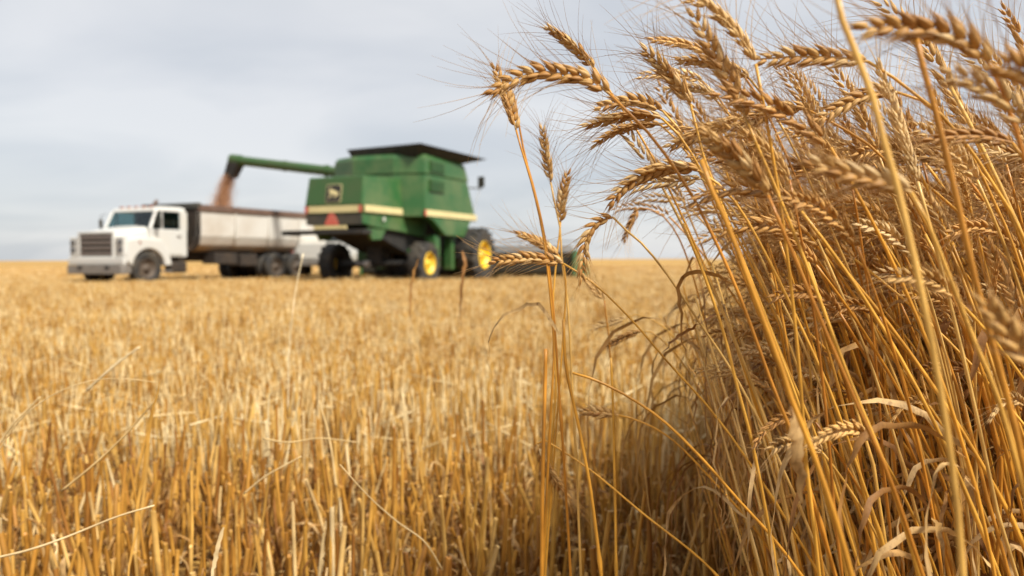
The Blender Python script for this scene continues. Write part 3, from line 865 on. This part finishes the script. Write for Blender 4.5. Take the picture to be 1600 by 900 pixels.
H('small pale wheat head lying just above the horizontal head', .95, [(872, 398), (850, 383), (828, 372), (806, 364)], [(880, 412), (884, 450), (880, 520), (872, 620), (864, 720)], droot=.02)
H('wheat head drooping straight down beside the header end', .80, [(958, 340), (935, 348), (917, 372), (911, 405), (908, 446)], [(972, 355), (1000, 378), (1030, 413), (1062, 458), (1096, 510), (1132, 563), (1165, 620), (1225, 740)])
H('small thin wheat head drooping under a fine hooked stem', 1.15, [(999, 325), (990, 340), (982, 358), (974, 380)], [(1012, 326), (1038, 340), (1062, 375), (1085, 440), (1110, 540), (1140, 660)], low=True)
H('tiny wheat head hooked on a thin stem below the drooping head', 1.15, [(944, 470), (936, 460), (926, 448), (914, 436)], [(945, 482), (950, 520), (954, 570), (957, 616), (960, 720)], low=True, awn=.7, droot=.02)
H('upper of two small wheat heads lying level in the stubble haze', 1.35, [(978, 497), (960, 503), (940, 508), (921, 515)], [(1000, 493), (1040, 515), (1080, 570), (1120, 660)], low=True, awn=.7)
H('lower of two small wheat heads lying level in the stubble haze', 1.2, [(1001, 519), (982, 524), (962, 533), (941, 546)], [(1020, 521), (1060, 560), (1110, 640), (1150, 720)], low=True, awn=.7)
H('large sharp wheat head standing steeply at the top of the crop', .56, [(1166, 186), (1148, 140), (1122, 92), (1098, 48), (1078, 10)], [(1172, 200), (1184, 230), (1213, 297), (1262, 420), (1325, 590), (1392, 760)], roll=.2)
H('steep wheat head left of the large sharp head', .68, [(1080, 165), (1060, 135), (1032, 102), (1001, 72)], [(1086, 188), (1098, 240), (1120, 300), (1158, 400), (1205, 520), (1262, 680)])
H('level wheat head behind the upper part of the large sharp head', .86, [(1108, 86), (1085, 74), (1050, 66), (1012, 62)], [(1130, 95), (1165, 122), (1200, 180), (1240, 270), (1295, 400), (1360, 560)], low=True)
H('wheat head pointing left from behind the middle of the large head', .78, [(1172, 124), (1140, 108), (1100, 97), (1052, 94)], [(1187, 140), (1213, 184), (1240, 232), (1290, 340), (1350, 480), (1420, 650)])
H('level wheat head crowded behind the steep head, pointing left', .92, [(1098, 128), (1070, 118), (1030, 116), (993, 121)], [(1112, 138), (1140, 180), (1175, 260), (1220, 380), (1275, 530)], low=True)
H('bent wheat head low behind the large sharp head', .90, [(1122, 160), (1100, 142), (1070, 137), (1038, 141)], [(1134, 172), (1150, 195), (1185, 260), (1235, 380), (1290, 520)], low=True)
H('upper pale wheat head of the trio swept left at mid height', .80, [(1036, 174), (1005, 160), (970, 160), (928, 170)], [(1050, 188), (1080, 230), (1120, 300), (1172, 400), (1240, 560)])
H('middle wheat head of the trio swept left, tip farthest out', .72, [(1035, 186), (1000, 180), (960, 186), (908, 199)], [(1050, 198), (1078, 236), (1118, 310), (1166, 420), (1222, 560), (1280, 700)])
H('lowest wheat head of the trio swept left, tip drooping', .84, [(1033, 196), (1000, 196), (960, 207), (923, 231)], [(1046, 206), (1090, 262), (1140, 350), (1200, 470), (1260, 610)], low=True)
H('broad wheat head arching left below the trio', .66, [(1093, 268), (1055, 262), (1010, 272), (975, 294), (948, 326)], [(1108, 276), (1150, 318), (1195, 396), (1250, 510), (1310, 650)])
H('second wheat head tucked under the broad arching head', .78, [(1096, 280), (1060, 284), (1020, 286), (975, 300)], [(1108, 288), (1160, 350), (1215, 460), (1275, 590)], low=True)
H('wheat head pointing left into the gap under the large head', .74, [(1156, 186), (1120, 200), (1080, 216), (1038, 233)], [(1170, 190), (1200, 228), (1250, 320), (1310, 450), (1370, 600)])
H('soft near wheat head slanting down right across the crop centre', .50, [(1200, 306), (1170, 268), (1135, 236), (1094, 206)], [(1210, 330), (1240, 400), (1290, 520), (1345, 650), (1400, 780)])
H('level wheat head with a long dark beard high at right', .58, [(1357, 98), (1310, 92), (1250, 90), (1210, 92), (1171, 95)], [(1368, 104), (1394, 121), (1427, 147), (1457, 168), (1500, 214), (1552, 290), (1610, 400)], roll=.1, awn=1.2)
H('dark gapped wheat head sloping down left under the level one', .66, [(1402, 146), (1370, 146), (1330, 160), (1295, 180), (1263, 202)], [(1420, 150), (1450, 166), (1500, 215), (1550, 310), (1600, 440)], roll=.0)
H('wheat head lying left below the dark gapped one', .70, [(1260, 172), (1225, 172), (1185, 184), (1142, 204)], [(1276, 178), (1305, 196), (1340, 216), (1384, 252), (1440, 340), (1500, 480)])
H('large blurred wheat head sweeping left near the top right corner', .42, [(1548, 104), (1515, 72), (1460, 50), (1400, 44), (1334, 47)], [(1556, 118), (1580, 180), (1610, 280), (1650, 420)], roll=.3)
H('blurred dark wheat head entering from the right edge', .36, [(1640, 150), (1610, 122), (1582, 108), (1556, 104)], [(1650, 170), (1680, 260), (1720, 420)], low=True)
H('blurred wheat head sloping left below the top right one', .42, [(1612, 205), (1570, 160), (1520, 130), (1468, 114)], [(1620, 220), (1650, 300), (1690, 420)], low=True)
H('soft near stem without a head crossing the tall crop top to bottom', .37, None, [(1303, -30), (1308, 10), (1324, 50), (1363, 150), (1384, 233), (1404, 300), (1434, 433), (1461, 567), (1487, 733), (1502, 890)], r=(.0019, .0015), droot=0)
H('soft near stem without a head at the far right of the crop', .42, None, [(1430, 50), (1437, 85), (1458, 160), (1491, 295), (1527, 453), (1567, 600), (1596, 720)], r=(.0019, .0016), droot=0)
H('thick blurred wheat head pointing left across the right of the crop', .44, [(1424, 303), (1385, 286), (1330, 274), (1290, 262), (1252, 252)], [(1436, 318), (1470, 400), (1520, 530), (1575, 680)], roll=.3)
H('blurred wheat head pointing left near the right edge', .52, [(1582, 226), (1540, 216), (1490, 216), (1444, 224)], [(1596, 236), (1630, 320), (1680, 460)], low=True)
H('very blurred wheat head cut by the right edge at mid height', .36, [(1625, 585), (1600, 553), (1565, 510), (1530, 464)], [(1640, 610), (1670, 700), (1700, 800)], low=True)
H('pale soft stem running from the crop centre to the bottom edge', .46, None, [(1096, 250), (1113, 300), (1140, 360), (1167, 433), (1217, 567), (1243, 647), (1267, 702), (1327, 893)], r=(.0019, .0015), leaf=[([(1236, 625), (1242, 660), (1246, 700), (1248, 745), (1250, 790)], .011)])
H('wheat head folded down beside its stem low in the stubble', .92, [(838, 694), (846, 715), (862, 745), (889, 783)], [(842, 684), (870, 700), (927, 739), (1002, 802), (1115, 896)])
H('small wheat head pointing left low between the stems', .98, [(966, 649), (945, 646), (925, 644), (904, 643)], [(980, 652), (1021, 669), (1059, 696), (1120, 760), (1180, 830)], awn=.7)
H('long pale broken straw bending right through the lower stems', .78, None, [(894, 583), (934, 596), (987, 624), (1040, 662), (1100, 722), (1153, 783), (1198, 832), (1250, 900)], r=(.0019, .0013))
H('tall straight golden stem at the left edge of the crop', .84, None, [(852, 545), (851, 600), (848, 700), (846, 800), (845, 896)], r=(.0024, .002), droot=0, leaf=[([(872, 522), (855, 495), (834, 474), (800, 488), (775, 506), (762, 542), (766, 580), (771, 600)], .0045)])
H('straw stem leaning right beside the tall straight golden stem', .88, None, [(880, 500), (884, 575), (902, 660), (919, 749), (930, 830), (938, 900)], r=(.0021, .0017), droot=0)
H('thin straight stem rising through the gap left of the crop', .95, None, [(954, 560), (957, 640), (959, 740), (961, 880)], r=(.0017, .0014), droot=0)
H('golden stem with a long curled brown leaf at its side', .74, None, [(1068, 350), (1100, 430), (1130, 520), (1150, 600), (1180, 720)], r=(.0019, .0014), leaf=[([(1149, 446), (1118, 430), (1088, 424), (1066, 436), (1062, 470), (1065, 515), (1072, 560), (1095, 610)], .0045), ([(1120, 490), (1085, 510), (1050, 535), (1028, 560)], .004)])

# loose straws and blades in the cut field
def loose(label, d, pts, r=.0016, mat='straw', name='loose_straw', cat='straw', hd=0.0, flat=0.0):
    P = [at(x, y, d + hd * i / max(1, len(pts) - 1)) for i, (x, y) in enumerate(pts)]
    c = np.array([P[-1][0], P[-1][1], 0.0])
    path = smooth_path(P, 22) - c
    e = tag(empty(name, c), label, cat, 'loose straws in the stubble')
    if flat:
        link('blade', MB().add(*leaf_geo([p - c for p in P], flat, .5)).mesh('blade', M[mat], True), e)
    else:
        link('stalk', MB().tube(path, np.linspace(r, r * .6, 22)[::-1], 8).mesh('stalk', M[mat], True), e)
    return e
loose('thin pale straw arching over the stubble at far left', 1.05, [(245, 596), (195, 590), (140, 593), (80, 616), (30, 655), (-15, 720)], .0008)
loose('pale flat straw slanting up right at the left of the field', 1.7, [(218, 540), (190, 560), (160, 585), (135, 608)], .003)
loose('white straw end lying at the far left edge', 1.5, [(62, 618), (40, 640), (18, 662), (-12, 705)], .003)
loose('long grey straw leaning up right among the left stubble', 1.15, [(243, 622), (200, 672), (150, 720), (95, 765)], .0018)
loose('pale straw lying nearly level near the bottom left corner', .98, [(240, 788), (180, 806), (100, 838), (40, 858), (-25, 873)], .0017)
loose('tall golden blade standing above the left stubble', 1.12, [(249, 594), (236, 650), (222, 740), (205, 860), (195, 960)], flat=.006, mat='stubble', name='straw_blade', cat='blade')
loose('tall whitish straw standing before the truck wheels', 2.2, [(474, 395), (464, 440), (458, 480), (452, 540), (449, 640)], .0022)
loose('short white straw upright in the middle of the stubble', 1.5, [(497, 625), (510, 668), (518, 710), (524, 760)], .0028)
loose('white pointed blade at the bottom edge left of centre', 1.0, [(348, 822), (340, 850), (333, 885), (328, 940)], flat=.006)
loose('orange dry blade standing before the rear wheel of the combine', 2.4, [(655, 398), (648, 420), (642, 445), (640, 500)], flat=.014, mat='leaf', name='straw_blade', cat='blade')
loose('brown dry blade standing before the front wheel of the combine', 2.2, [(722, 392), (726, 412), (722, 436), (718, 500)], flat=.012, mat='leaf', name='straw_blade', cat='blade')
loose('straw fallen level across the middle stubble', 1.35, [(556, 690), (500, 684), (450, 690), (410, 684)], .0016)
loose('straw leaning left out of the stubble below the pickup', 1.3, [(470, 712), (440, 728), (412, 744), (380, 770)], .0016)
loose('long straw slanting down right across the lower stubble', 1.15, [(530, 725), (575, 775), (620, 815), (662, 846), (690, 890)], .0014)

# ------------------------------------------------------------------ wheat: prototypes for the thick of the crop
def proto(i):
    L = random.uniform(.70, .86)
    a0, a1, a2 = R(random.uniform(4, 12)), R(random.uniform(30, 48)), R(random.uniform(72, 140))
    if i % 5 == 4: a1, a2 = R(random.uniform(18, 26)), R(random.uniform(26, 48))
    n = 30
    pts = [np.zeros(3)]
    side = random.uniform(-.10, .10)
    kinks = (5, 12, 20); kink = 0.0
    for k in range(n):
        u = k / n
        if k in kinks: kink += R(random.gauss(0, 4.5))
        a = a0 + (a1 - a0) * u ** 1.9 + kink
        pts.append(pts[-1] + np.array([-math.sin(a), side * u * .4, math.cos(a)]) * L / n)
    hp = [pts[-1]]
    hl = random.uniform(.078, .100)
    for k in range(12):
        a = a1 + (a2 - a1) * ((k + 1) / 12) ** .8
        hp.append(hp[-1] + np.array([-math.sin(a), side, math.cos(a)]) * hl / 12)
    st = MB().tube(pts, stem_radii(n + 1, random.uniform(.0018, .0024), random.uniform(.0011, .0014)), 6)
    h = MB(); girth = random.uniform(.70, .98)
    lay = head_layout(np.array(hp), (0, 1, random.uniform(-.2, .2)), random.uniform(-.6, .6))
    for (pos, x, y, z, sc, t) in lay:
        if random.random() < .05: continue
        h.add(np.array(SPIKE_LOW.v) @ (np.stack([x * girth, y * girth, z], 1) * sc).T + pos, SPIKE_LOW.f)
    hl_ = MB(); hl_.v, hl_.f, hl_.m = list(h.v), list(h.f), list(h.m)
    awn_geo(hl_, lay, 1, .022, .046, .00026, 3, 4, 1)
    awn_geo(h, lay, 2, .026, .054, .00028, 3, 4, 1)
    lv = []
    for q in range(random.choice((2, 2, 3, 4))):
        k = random.randint(6, 24); p = np.array(pts[k])
        az = random.uniform(0, 6.28); ln = random.uniform(.10, .26)
        dr = np.array([math.cos(az), math.sin(az), 0])
        path = [p, p + dr * ln * .18 + np.array([-.02, 0, ln * .20]), p + dr * ln * .42 + np.array([-.03, 0, ln * .12]), p + dr * ln * .55 + np.array([-.03, 0, -ln * .25]), p + dr * ln * .50 + np.array([-.025, 0, -ln * .70])]
        lv.append(MB().add(*leaf_geo(path, random.uniform(.0035, .007), random.uniform(.8, 3.0))))
    return dict(stem=st, head=h, head_far=hl_, leaves=lv, top=np.array(pts[-1]), tip=np.array(hp[-1]))
PROTOS = [proto(i) for i in range(22)]
PM = []
for p in PROTOS:
    PM.append(dict(stem=p['stem'].mesh('stem', M['stem'], True), head=p['head'].mesh('head', [M['ear'], M['awn']], True), leaves=[l.mesh('leaf', M['leaf'], True) for l in p['leaves']]))

BX = lambda y: .06 + .30 * y                        # left edge of the uncut crop at distance y
mass = []
tries = 0
while len(mass) < 250 and tries < 20000:
    tries += 1
    y = .60 + .95 * random.random() ** .9
    x = random.uniform(BX(y) + .02, .72 * y + .34)
    k = random.randrange(len(PROTOS)); rz = random.gauss(0, .42); sc = random.uniform(.90, 1.10)
    p = PROTOS[k]
    c, s = math.cos(rz), math.sin(rz)
    tx, ty, tz = p['top'] * sc
    wx, wy, wz = x + tx * c - ty * s, y + tx * s + ty * c, tz
    if wy < .56: continue
    px = 800 + FPX * wx / wy; py = 405 - FPX * (wz - CAM_H) / wy
    hx, hy = p['tip'][:2] * sc
    tpx = 800 + FPX * (x + hx * c - hy * s) / (y + hx * s + hy * c)
    if px < 1060 + max(0, (230 - py)) * .9 or tpx < 985 or px > 1720: continue
    if py < 95 and random.random() < .8: continue
    if py > 420: continue
    if px < 1210 and py > 270 + (px - 1060) * .5: continue
    if any((x - a) ** 2 + (y - b) ** 2 < .018 ** 2 for a, b, *_ in mass): continue
    mass.append((x, y, k, rz, sc))
for (x, y, k, rz, sc) in mass:
    e = empty('wheat_stalk', (x, y, 0), rz); e.scale = (sc,) * 3
    tag(e, 'golden bearded wheat stalk in the thick of the standing crop', 'wheat stalk', 'wheat stalks in the thick of the crop')
    q = PM[k]
    link('stem', q['stem'], e); link('head', q['head'], e)
    for l in q['leaves'][:2]: link('leaf', l, e)

# ------------------------------------------------------------------ scattering of what nobody could count
def protos_collection(name, meshes):
    c = bpy.data.collections.new(name)
    for i, me in enumerate(meshes):
        o = bpy.data.objects.new('%s_%02d' % (name, i), me)
        c.objects.link(o)
    return c

def scatter(name, pts, rots, scls, idx, coll, label, cat):
    me = bpy.data.meshes.new(name)
    me.from_pydata(np.asarray(pts).tolist(), [], [])
    for nm, typ, arr in (('rot', 'FLOAT_VECTOR', rots), ('scl', 'FLOAT_VECTOR', scls), ('idx', 'INT', idx)):
        a = me.attributes.new(nm, typ, 'POINT')
        if typ == 'INT': a.data.foreach_set('value', np.asarray(arr, np.int32))
        else: a.data.foreach_set('vector', np.asarray(arr, np.float32).ravel())
    o = link(name, me)
    ng = bpy.data.node_groups.new(name, 'GeometryNodeTree')
    ng.interface.new_socket('Geometry', in_out='INPUT', socket_type='NodeSocketGeometry')
    ng.interface.new_socket('Geometry', in_out='OUTPUT', socket_type='NodeSocketGeometry')
    N, L = ng.nodes, ng.links
    gi, go = N.new('NodeGroupInput'), N.new('NodeGroupOutput')
    ci = N.new('GeometryNodeCollectionInfo')
    ci.inputs['Collection'].default_value = coll
    ci.inputs['Separate Children'].default_value = True
    ci.inputs['Reset Children'].default_value = True
    iop = N.new('GeometryNodeInstanceOnPoints')
    iop.inputs['Pick Instance'].default_value = True
    def attr(nm, typ):
        a = N.new('GeometryNodeInputNamedAttribute'); a.data_type = typ; a.inputs['Name'].default_value = nm
        return next(s for s in a.outputs if s.enabled and s.name == 'Attribute')
    e2r = N.new('FunctionNodeEulerToRotation')
    L.new(attr('rot', 'FLOAT_VECTOR'), e2r.inputs[0])
    L.new(gi.outputs[0], iop.inputs['Points'])
    L.new(ci.outputs[0], iop.inputs['Instance'])
    L.new(attr('idx', 'INT'), iop.inputs['Instance Index'])
    L.new(e2r.outputs[0], iop.inputs['Rotation'])
    L.new(attr('scl', 'FLOAT_VECTOR'), iop.inputs['Scale'])
    L.new(iop.outputs[0], go.inputs[0])
    md = o.modifiers.new('scatter', 'NODES'); md.node_group = ng
    tag(o, label, cat, kind='stuff')
    return o

# rest of the standing crop
joined = []
for p in PROTOS:
    m = MB()
    m.add(p['stem'].v, p['stem'].f, 0)
    b = len(m.v)
    hf = p['head_far']; m.v.extend(hf.v); m.f.extend([tuple(b + i for i in f) for f in hf.f]); m.m.extend([1 + q for q in hf.m])
    for l in p['leaves']: m.add(l.v, l.f, 3)
    joined.append(m.mesh('crop_stalk', [M['stem'], M['ear'], M['awn'], M['leaf']], True))
WC = protos_collection('crop_stalk', joined)
P_, R_, S_, I_ = [], [], [], []
def crop(n, y0, y1, pw, extra):
    c = 0
    while c < n:
        y = y0 + (y1 - y0) * random.random() ** pw
        x = random.uniform(BX(y), .70 * y + extra)
        if x < BX(y) + .05 and random.random() < .5: continue
        k = random.randrange(len(PROTOS)); rz = random.gauss(0, .45); sc = random.uniform(.86, 1.08)
        tx, ty, tz = PROTOS[k]['top'] * sc
        wy = y + tx * math.sin(rz); wx = x + tx * math.cos(rz)
        if wy < .62: continue
        px = 800 + FPX * wx / wy; py = 405 - FPX * (tz - CAM_H) / wy
        if px < 1085 + min(130, max(0, y - 1.3) * 75): continue
        if px < 1230 and py > 290 + (px - 1060) * .4: continue
        P_.append((x, y, 0)); R_.append((random.gauss(0, .05), random.gauss(0, .07), rz)); S_.append((sc, sc, sc)); I_.append(k); c += 1
crop(640, .78, 1.35, .9, .5)
crop(1800, 1.1, 2.4, .9, .6)
crop(1500, 2.0, 4.5, .8, .8)
crop(2600, 4.2, 14.0, .8, 1.2)
scatter('standing_wheat', P_, R_, S_, I_, WC, 'dense golden mass of standing wheat filling the right side', 'wheat crop')

# dead tillers and hanging brown leaves between the stalks
under = []
for k in range(8):
    m = MB()
    for q in range(random.randint(7, 11)):
        az = random.uniform(0, 6.28); dr = np.array([math.cos(az), math.sin(az), 0]); hh = random.uniform(.22, .60); ln = random.uniform(.10, .30)
        b0 = np.array([random.gauss(0, .03), random.gauss(0, .03), 0])
        tp = b0 + np.array([-.30 * hh, 0, hh]) + dr * .02
        m.tube([b0, (b0 + tp) / 2 + dr * .006, tp], [.0016, .0014, .001], 5)
        if random.random() < .45: continue
        path = [tp, tp + dr * ln * .25 + np.array([0, 0, ln * .15]), tp + dr * ln * .48 + np.array([0, 0, -ln * .05]), tp + dr * ln * .52 + np.array([0, 0, -ln * .5]), tp + dr * ln * random.uniform(.3, .7) + np.array([0, 0, -ln * .9])]
        m.add(*leaf_geo(path, random.uniform(.0022, .005), random.uniform(1, 4)), 1)
    under.append(m.mesh('dead_tiller', [M['stem'], M['leaf']], True))
UC = protos_collection('dead_tiller', under)
P_, R_, S_, I_ = [], [], [], []
for _ in range(1150):
    y = .92 + 2.0 * random.random() ** .9; x = random.uniform(BX(y) + .02, .72 * y + .5)
    if random.random() < .35 and x < BX(y) + .2: continue
    if y < 1.0 and x < .3 * y + .12: continue
    sc = random.uniform(.8, 1.25)
    P_.append((x, y, 0)); R_.append((0, 0, random.gauss(0, .6))); S_.append((sc, sc, sc)); I_.append(random.randrange(8))
scatter('dry_undergrowth', P_, R_, S_, I_, UC, 'tangle of dead brown leaves and thin tillers under the standing wheat', 'undergrowth')

# ------------------------------------------------------------------ stubble
def cut_stalk_mb(h, r, lean, n=7, hollow=True):
    az = random.uniform(0, 6.28)
    top = np.array([math.cos(az) * lean, math.sin(az) * lean, 1.0]); top /= np.linalg.norm(top)
    bow = np.array([random.gauss(0, .02), random.gauss(0, .02), 0])
    pts = [top * h * u + bow * h * math.sin(u * math.pi) for u in (0, .2, .36, .39, .42, .7, 1.0)]
    rad = [r * q for q in (1.12, 1.05, 1.0, 1.25, 1.0, .94, .93)]
    m = MB()
    V, F = tube_geo(pts, rad, n, False)
    V = np.array(V)
    V[-n:, 2] += np.linspace(-1, 1, n) * random.uniform(0, .004)
    m.add(V.tolist(), F)
    if hollow and random.random() < .8:         # dry sheath peeling away from the stalk
        a2 = random.uniform(0, 6.28); o = np.array([math.cos(a2), math.sin(a2), 0]); hh = h * random.uniform(.45, .8)
        q = [top * .02 + o * r, top * hh * .5 + o * r * 1.2, top * hh * .85 + o * r * 1.8, top * hh + o * (.012 + r), top * hh * .97 + o * random.uniform(.025, .05), top * hh * random.uniform(.6, .85) + o * random.uniform(.03, .06)]
        m.add(*leaf_geo(q, random.uniform(.006, .011), random.uniform(.2, .9)), 1)
    if hollow:                                   # open cut end
        rim = V[-n:]; c = rim.mean(0)
        inner = c + (rim - c) * .62
        deep = inner - top * .006
        vs = rim.tolist() + inner.tolist() + deep.tolist()
        fs = [(i, (i + 1) % n, (i + 1) % n + n, i + n) for i in range(n)] + [(i + n, (i + 1) % n + n, (i + 1) % n + 2 * n, i + 2 * n) for i in range(n)]
        fs.append(tuple(range(2 * n, 3 * n)))
        m.add(vs, fs)
    else:
        m.add(V[-n:].tolist(), [tuple(range(n))])
    return m

def scrap_mb(ln, w):
    az = random.uniform(0, 6.28); d = np.array([math.cos(az), math.sin(az), 0])
    z0 = random.uniform(.02, .16)
    path = [np.array([0, 0, z0]), d * ln * .25 + np.array([0, 0, z0 + ln * .35]), d * ln * .55 + np.array([0, 0, z0 + ln * .30]), d * ln * .8 + np.array([0, 0, max(.006, z0 - ln * .05)]), d * ln * .85 + np.array([0, 0, max(.004, z0 - ln * .45)])]
    return MB().add(*leaf_geo(path, w, random.uniform(.5, 2.2)))

STALKS = [cut_stalk_mb(random.uniform(.20, .38), random.uniform(.0027, .0042), random.uniform(.0, .20)).mesh('stalk', [M['stubble'], M['leaf']], True) for _ in range(60)]
SCRAPS = [scrap_mb(random.uniform(.07, .17), random.uniform(.004, .008)).mesh('leaf', M['leaf'], True) for _ in range(16)]

def in_crop(x, y): return x > BX(y) - .04
tufts = []
tries = 0
ROWS = .17
while len(tufts) < 300 and tries < 40000:
    tries += 1
    y = math.sqrt(random.uniform(1.06 ** 2, 2.30 ** 2))
    x = random.uniform(-.70 * y - .05, min(.70 * y, BX(y) + .10))
    px = 800 + FPX * x / y
    if px < -60 or px > 1250: continue
    if any((x - a) ** 2 + (y - b) ** 2 < .045 ** 2 for a, b in tufts): continue
    tufts.append((x, y))
for (x, y) in tufts:
    e = empty('stubble_tuft', (x, y, 0), random.uniform(0, 6.28))
    tag(e, 'tuft of cut golden straw stalks in the near stubble', 'stubble', 'tufts of cut stalks in the near stubble')
    tall = random.uniform(.70, .98)
    for q in range(random.choice((3, 3, 4, 4, 5))):
        s = link('stalk', random.choice(STALKS), e)
        s.location = (random.gauss(0, .016), random.gauss(0, .016), 0)
        s.rotation_euler = (random.gauss(0, .09), random.gauss(0, .09), random.uniform(0, 6.28))
        f = tall * random.uniform(.52, 1.14)
        s.scale = (random.uniform(.95, 1.4),) * 2 + (f,)
    for q in range(random.choice((0, 1, 1, 2))):
        s = link('leaf', random.choice(SCRAPS), e); s.rotation_euler = (0, 0, random.uniform(0, 6.28))

# the rest of the stubble: patches of stalks, each stalk real geometry
def patch(n, size, sides, scraps=5, hs=(.14, .30)):
    m = MB()
    for _ in range(n):
        q = cut_stalk_mb(random.uniform(*hs), random.uniform(.0024, .0036), random.uniform(0, .24), sides, False)
        ox, oy = random.uniform(-size, size) / 2, random.gauss(0, 1) * size * .16 + random.choice((-.25, .25)) * size
        m.add((np.array(q.v) + (ox, oy, 0)).tolist(), q.f, random.choice((0, 1, 1, 2, 2)))
    for _ in range(3):                            # loose straws lying across the stubble
        c = np.array([random.uniform(-size, size) / 2, random.uniform(-size, size) / 2, random.uniform(.08, .24)]); a = random.uniform(0, 6.28); ln = random.uniform(.08, .22)
        d = np.array([math.cos(a), math.sin(a), random.gauss(0, .25)]) * ln / 2
        m.tube([c - d, c + d], random.uniform(.0018, .003), 5, True, 2)
    for _ in range(scraps):
        q = scrap_mb(random.uniform(.06, .16), random.uniform(.004, .008))
        m.add((np.array(q.v) + (random.uniform(-size, size) / 2, random.uniform(-size, size) / 2, 0)).tolist(), q.f, 3)
    return m
M['stubble_b'] = straw_mat('cut_stubble_amber', [(0.0, (0.55, 0.285, 0.052)), (1.0, (0.74, 0.46, 0.125))], 0.42, 0.05, 45, spot_amt=0.5)
M['stubble_c'] = straw_mat('cut_stubble_pale', [(0.0, (0.80, 0.575, 0.25)), (1.0, (0.87, 0.71, 0.40))], 0.42, 0.05, 45, spot_amt=0.35)  # paler for the patches: sunlit tops of the farther stubble put into the colour
PATCH = [patch(44, .30, 5).mesh('stubble_patch', [M['stubble'], M['stubble_b'], M['stubble_c'], M['leaf']], True) for _ in range(10)]
SC = protos_collection('stubble_patch', PATCH)
P_, R_, S_, I_ = [], [], [], []
def lane(x, y):
    for c0, sl in ((7.6, .10), (9.3, .10), (13.5, -.06), (16.0, -.06), (20.5, .05)):
        if abs(y - c0 - sl * x) < .26 + .01 * y: return True
    return False
from mathutils import noise as mnoise
def strew(y0, y1, step, sxy, margin):
    y = y0
    while y < y1:
        w = .70 * y + margin
        x = -w
        while x < min(w, BX(y) + .05 if y < 14 else w):
            jx, jy = x + random.uniform(-.5, .5) * step, y + random.uniform(-.5, .5) * step
            ok = True
            if 1.05 < jy < 2.32 and -.72 * jy < jx < BX(jy) + .1: ok = False
            if ok:
                P_.append((jx, jy, 0)); R_.append((random.gauss(0, .02), random.gauss(0, .02), random.choice((0, math.pi)) + random.gauss(0, .25)))
                zz_ = random.uniform(.74, 1.1) * (.95 if y < 4 else .82 if y < 9 else .72) * (1 + .45 * mnoise.noise((jx * .55, jy * .55, 0)))
                if lane(jx, jy): zz_ *= .4
                S_.append((sxy, sxy, zz_)); I_.append(random.randrange(10))
            x += step
        y += step
strew(.3, 9.0, .25, 1.0, .9)
strew(9.0, 24.0, .36, 1.25, 1.2)
strew(24.0, 75.0, .75, 2.2, 2)
scatter('stubble_field', P_, R_, S_, I_, SC, 'cut stubble of golden straw covering the field out to the machines', 'stubble field')

# litter of broken straw and leaf scraps on the soil of the near field and under the crop
lit = []
for k in range(6):
    m = MB()
    for _ in range(34):
        a = random.uniform(0, 6.28); ln = random.uniform(.03, .13); c = np.array([random.uniform(-.2, .2), random.uniform(-.2, .2), random.uniform(.003, .035)])
        d = np.array([math.cos(a), math.sin(a), random.gauss(0, .16)]) * ln / 2
        m.tube([c - d, c + d], random.uniform(.0010, .0022), 4, True, random.choice((0, 1, 1, 2)))
    for _ in range(14):
        q = scrap_mb(random.uniform(.06, .14), random.uniform(.004, .008))
        m.add((np.array(q.v) * (1, 1, .5) + (random.uniform(-.2, .2), random.uniform(-.2, .2), 0)).tolist(), q.f, 3)
    lit.append(m.mesh('straw_litter', [M['stubble'], M['stubble_b'], M['straw'], M['leaf']], True))
LC = protos_collection('straw_litter', lit)
P_, R_, S_, I_ = [], [], [], []
y = .4
while y < 6:
    x = -.72 * y - .4
    while x < .75 * y + .8:
        P_.append((x + random.uniform(-.1, .1), y + random.uniform(-.1, .1), 0)); R_.append((0, 0, random.uniform(0, 6.28))); S_.append((1, 1, random.uniform(.8, 1.4))); I_.append(random.randrange(6))
        x += .24
    y += .24
scatter('straw_litter', P_, R_, S_, I_, LC, 'broken straw and leaf scraps littering the soil between the stubble', 'straw litter')
